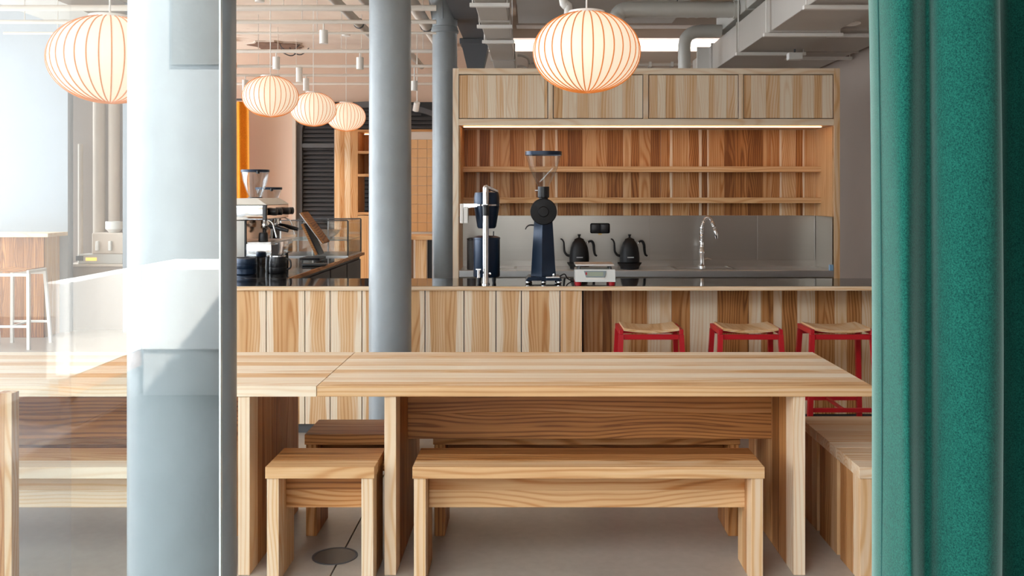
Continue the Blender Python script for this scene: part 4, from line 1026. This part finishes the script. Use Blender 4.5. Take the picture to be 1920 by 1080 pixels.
for py in (104, 124):
    obj('hoop', lambda bm: tube(bm, spline([(X(970, 10.6), 0, Z(py, 10.6)), (X(980, 10.6), 0, Z(py+1, 10.6)), (X(990, 10.6), 0, Z(py+6, 10.6)), (X(993, 10.6), 0, Z(py+16, 10.6))], 5), .014, 10), 'whitepaint', q, smooth=50)
q = thing('crossing_conduit', 'pale horizontal conduit with clips on the wall above the shelf unit', 'conduit', (0, 10.9, Z(121, 10.9)))
obj('tube', lambda bm: tube(bm, [(X(990, 10.9), 0, 0), (X(1310, 10.9), 0, 0)], .02, 10), 'rail', q, smooth=50)
for px in (1058, 1219, 1260): obj('clip', lambda bm: box(bm, X(px, 10.9)-.015, X(px, 10.9)+.015, -.025, .099, -.025, .03), 'whitepaint', q)
q = thing('wall_window_panel', 'bright white panel with frame behind the bent duct on right', 'panel', (X(1325, 9.6), 9.6, 0))
bx('panel', -.10, .10, 0, .02, Z(135, 9.6), Z(88, 9.6), 'whitepaint', q, .002); bx('post', .101, .12, -.005, .03, 0, Z(84, 9.6), 'grey_duct', q)
def patch(label, px0, px1, py, seed):
    rr = random.Random(seed); d = 1754*(CZ-CH)/(364-py); x0, x1 = X(px0, d), X(px1, d); c = (x0+x1)/2; w_ = (x1-x0)/2
    q = thing('exposed_patch', label, 'patch', (c, d, CZ), 'bare brick patches on the ceiling')
    poly = []
    for i in range(18):
        a = 2*math.pi*i/18; k = rr.uniform(.65, 1.05); poly.append((w_*k*math.cos(a), .42*k*math.sin(a)))
    obj('plaster_edge', lambda bm: prism(bm, [(x*1.06, y*1.06) for x, y in poly], -.02, -.0005, 'z'), 'plaster', q)
    obj('bare_surface', lambda bm: prism(bm, poly, -.03, -.0205, 'z'), M['bare'], q)
    for i in range(3):
        a = rr.uniform(-.8, .8)*w_; y = rr.uniform(-.3, .3)
        obj('loose_wire', lambda bm: tube(bm, spline([(a, y, -.03), (a+.05, y-.05, -.10), (a+.16, y, -.13), (a+.26, y+.04, -.03)], 4), .008, 6), 'darksteel', q)
M['bare'] = plain('bare_brick', (.20, .11, .07), .95, var=.5, scale=9)
patch('ragged dark bare patch on ceiling above the nearest small pendant lamp', 468, 572, 84, 3)
patch('ragged dark bare patch on ceiling left of the middle column', 588, 668, 108, 5)
patch('ragged dark bare patch on ceiling between the two rear columns', 776, 812, 104, 8)
# ================================================================ GREEN CURTAIN
gc = thing('green_curtain', 'heavy green felt curtain hanging in folds at right of the entrance', 'curtain', (0, 0, 0))
prof = [(1648, 1.985), (1637, 1.94), (1641, 1.875), (1656, 1.825), (1676, 1.780), (1696, 1.748), (1712, 1.742), (1728, 1.772), (1742, 1.782), (1762, 1.748), (1800, 1.715), (1845, 1.698), (1866, 1.704), (1875, 1.735), (1872, 1.80), (1866, 1.90), (1868, 1.99), (1880, 2.04), (1900, 2.055), (1918, 2.05), (1930, 2.04)]
pp = spline([(X(a, b), b, 0) for a, b in prof], 5)
def gcm(bm):
    nz = 24; z0, z1 = .02, 3.2; th = .006
    rows = []
    for side in (0, 1):
        g = []
        for j in range(nz+1):
            z_ = z0+(z1-z0)*j/nz; f_ = (z_-.7)/1.2
            row = []
            for i, p in enumerate(pp):
                tt = (pp[min(i+1, len(pp)-1)]-pp[max(i-1, 0)]).normalized(); n = Vector((-tt.y, tt.x, 0))
                w_ = math.exp(-i/14.0)
                sway = -.0175*w_*max(0, min(1.6, f_))**2.2+.004*math.sin(z_*3.1+i*.25)*(1-w_)
                q_ = p+n*(th*side); row.append(bm.verts.new((q_.x+sway, q_.y+.006*math.sin(z_*2.3+i*.13), z_)))
            g.append(row)
        rows.append(g)
    n = len(pp)
    for s in (0, 1):
        for j in range(nz):
            for i in range(n-1):
                f_ = (rows[s][j][i], rows[s][j][i+1], rows[s][j+1][i+1], rows[s][j+1][i]); bm.faces.new(f_ if s == 0 else f_[::-1])
    for j in range(nz):
        for i in (0, n-1): bm.faces.new((rows[0][j][i], rows[0][j+1][i], rows[1][j+1][i], rows[1][j][i]))
    for j in (0, nz):
        for i in range(n-1): bm.faces.new((rows[0][j][i], rows[0][j][i+1], rows[1][j][i+1], rows[1][j][i]))
obj('cloth', gcm, 'green', gc, smooth=70)
def seam(bm):
    i = 14; pts = []
    for j in range(33):
        z_ = .03+3.15*j/32; f_ = (z_-.7)/1.2; w_ = math.exp(-i/14.0)
        p = pp[i]; sway = -.0175*w_*max(0, min(1.6, f_))**2.2
        pts.append((p.x+sway-.001, p.y+.006*math.sin(z_*2.3+i*.13)-.0012, z_))
    tube(bm, pts, .0013, 6)
obj('hem_seam', seam, 'green_dark', gc, smooth=60)
obj('track', lambda bm: box(bm, X(1625, 1.85), 1.09, 1.70, 1.95, 3.2005, 3.23), 'whitepaint', gc)
obj('track_hanger', lambda bm: tube(bm, [(.9, 1.85, 3.23), (.9, 1.85, CZ)], .01, 8), 'whitepaint', gc)
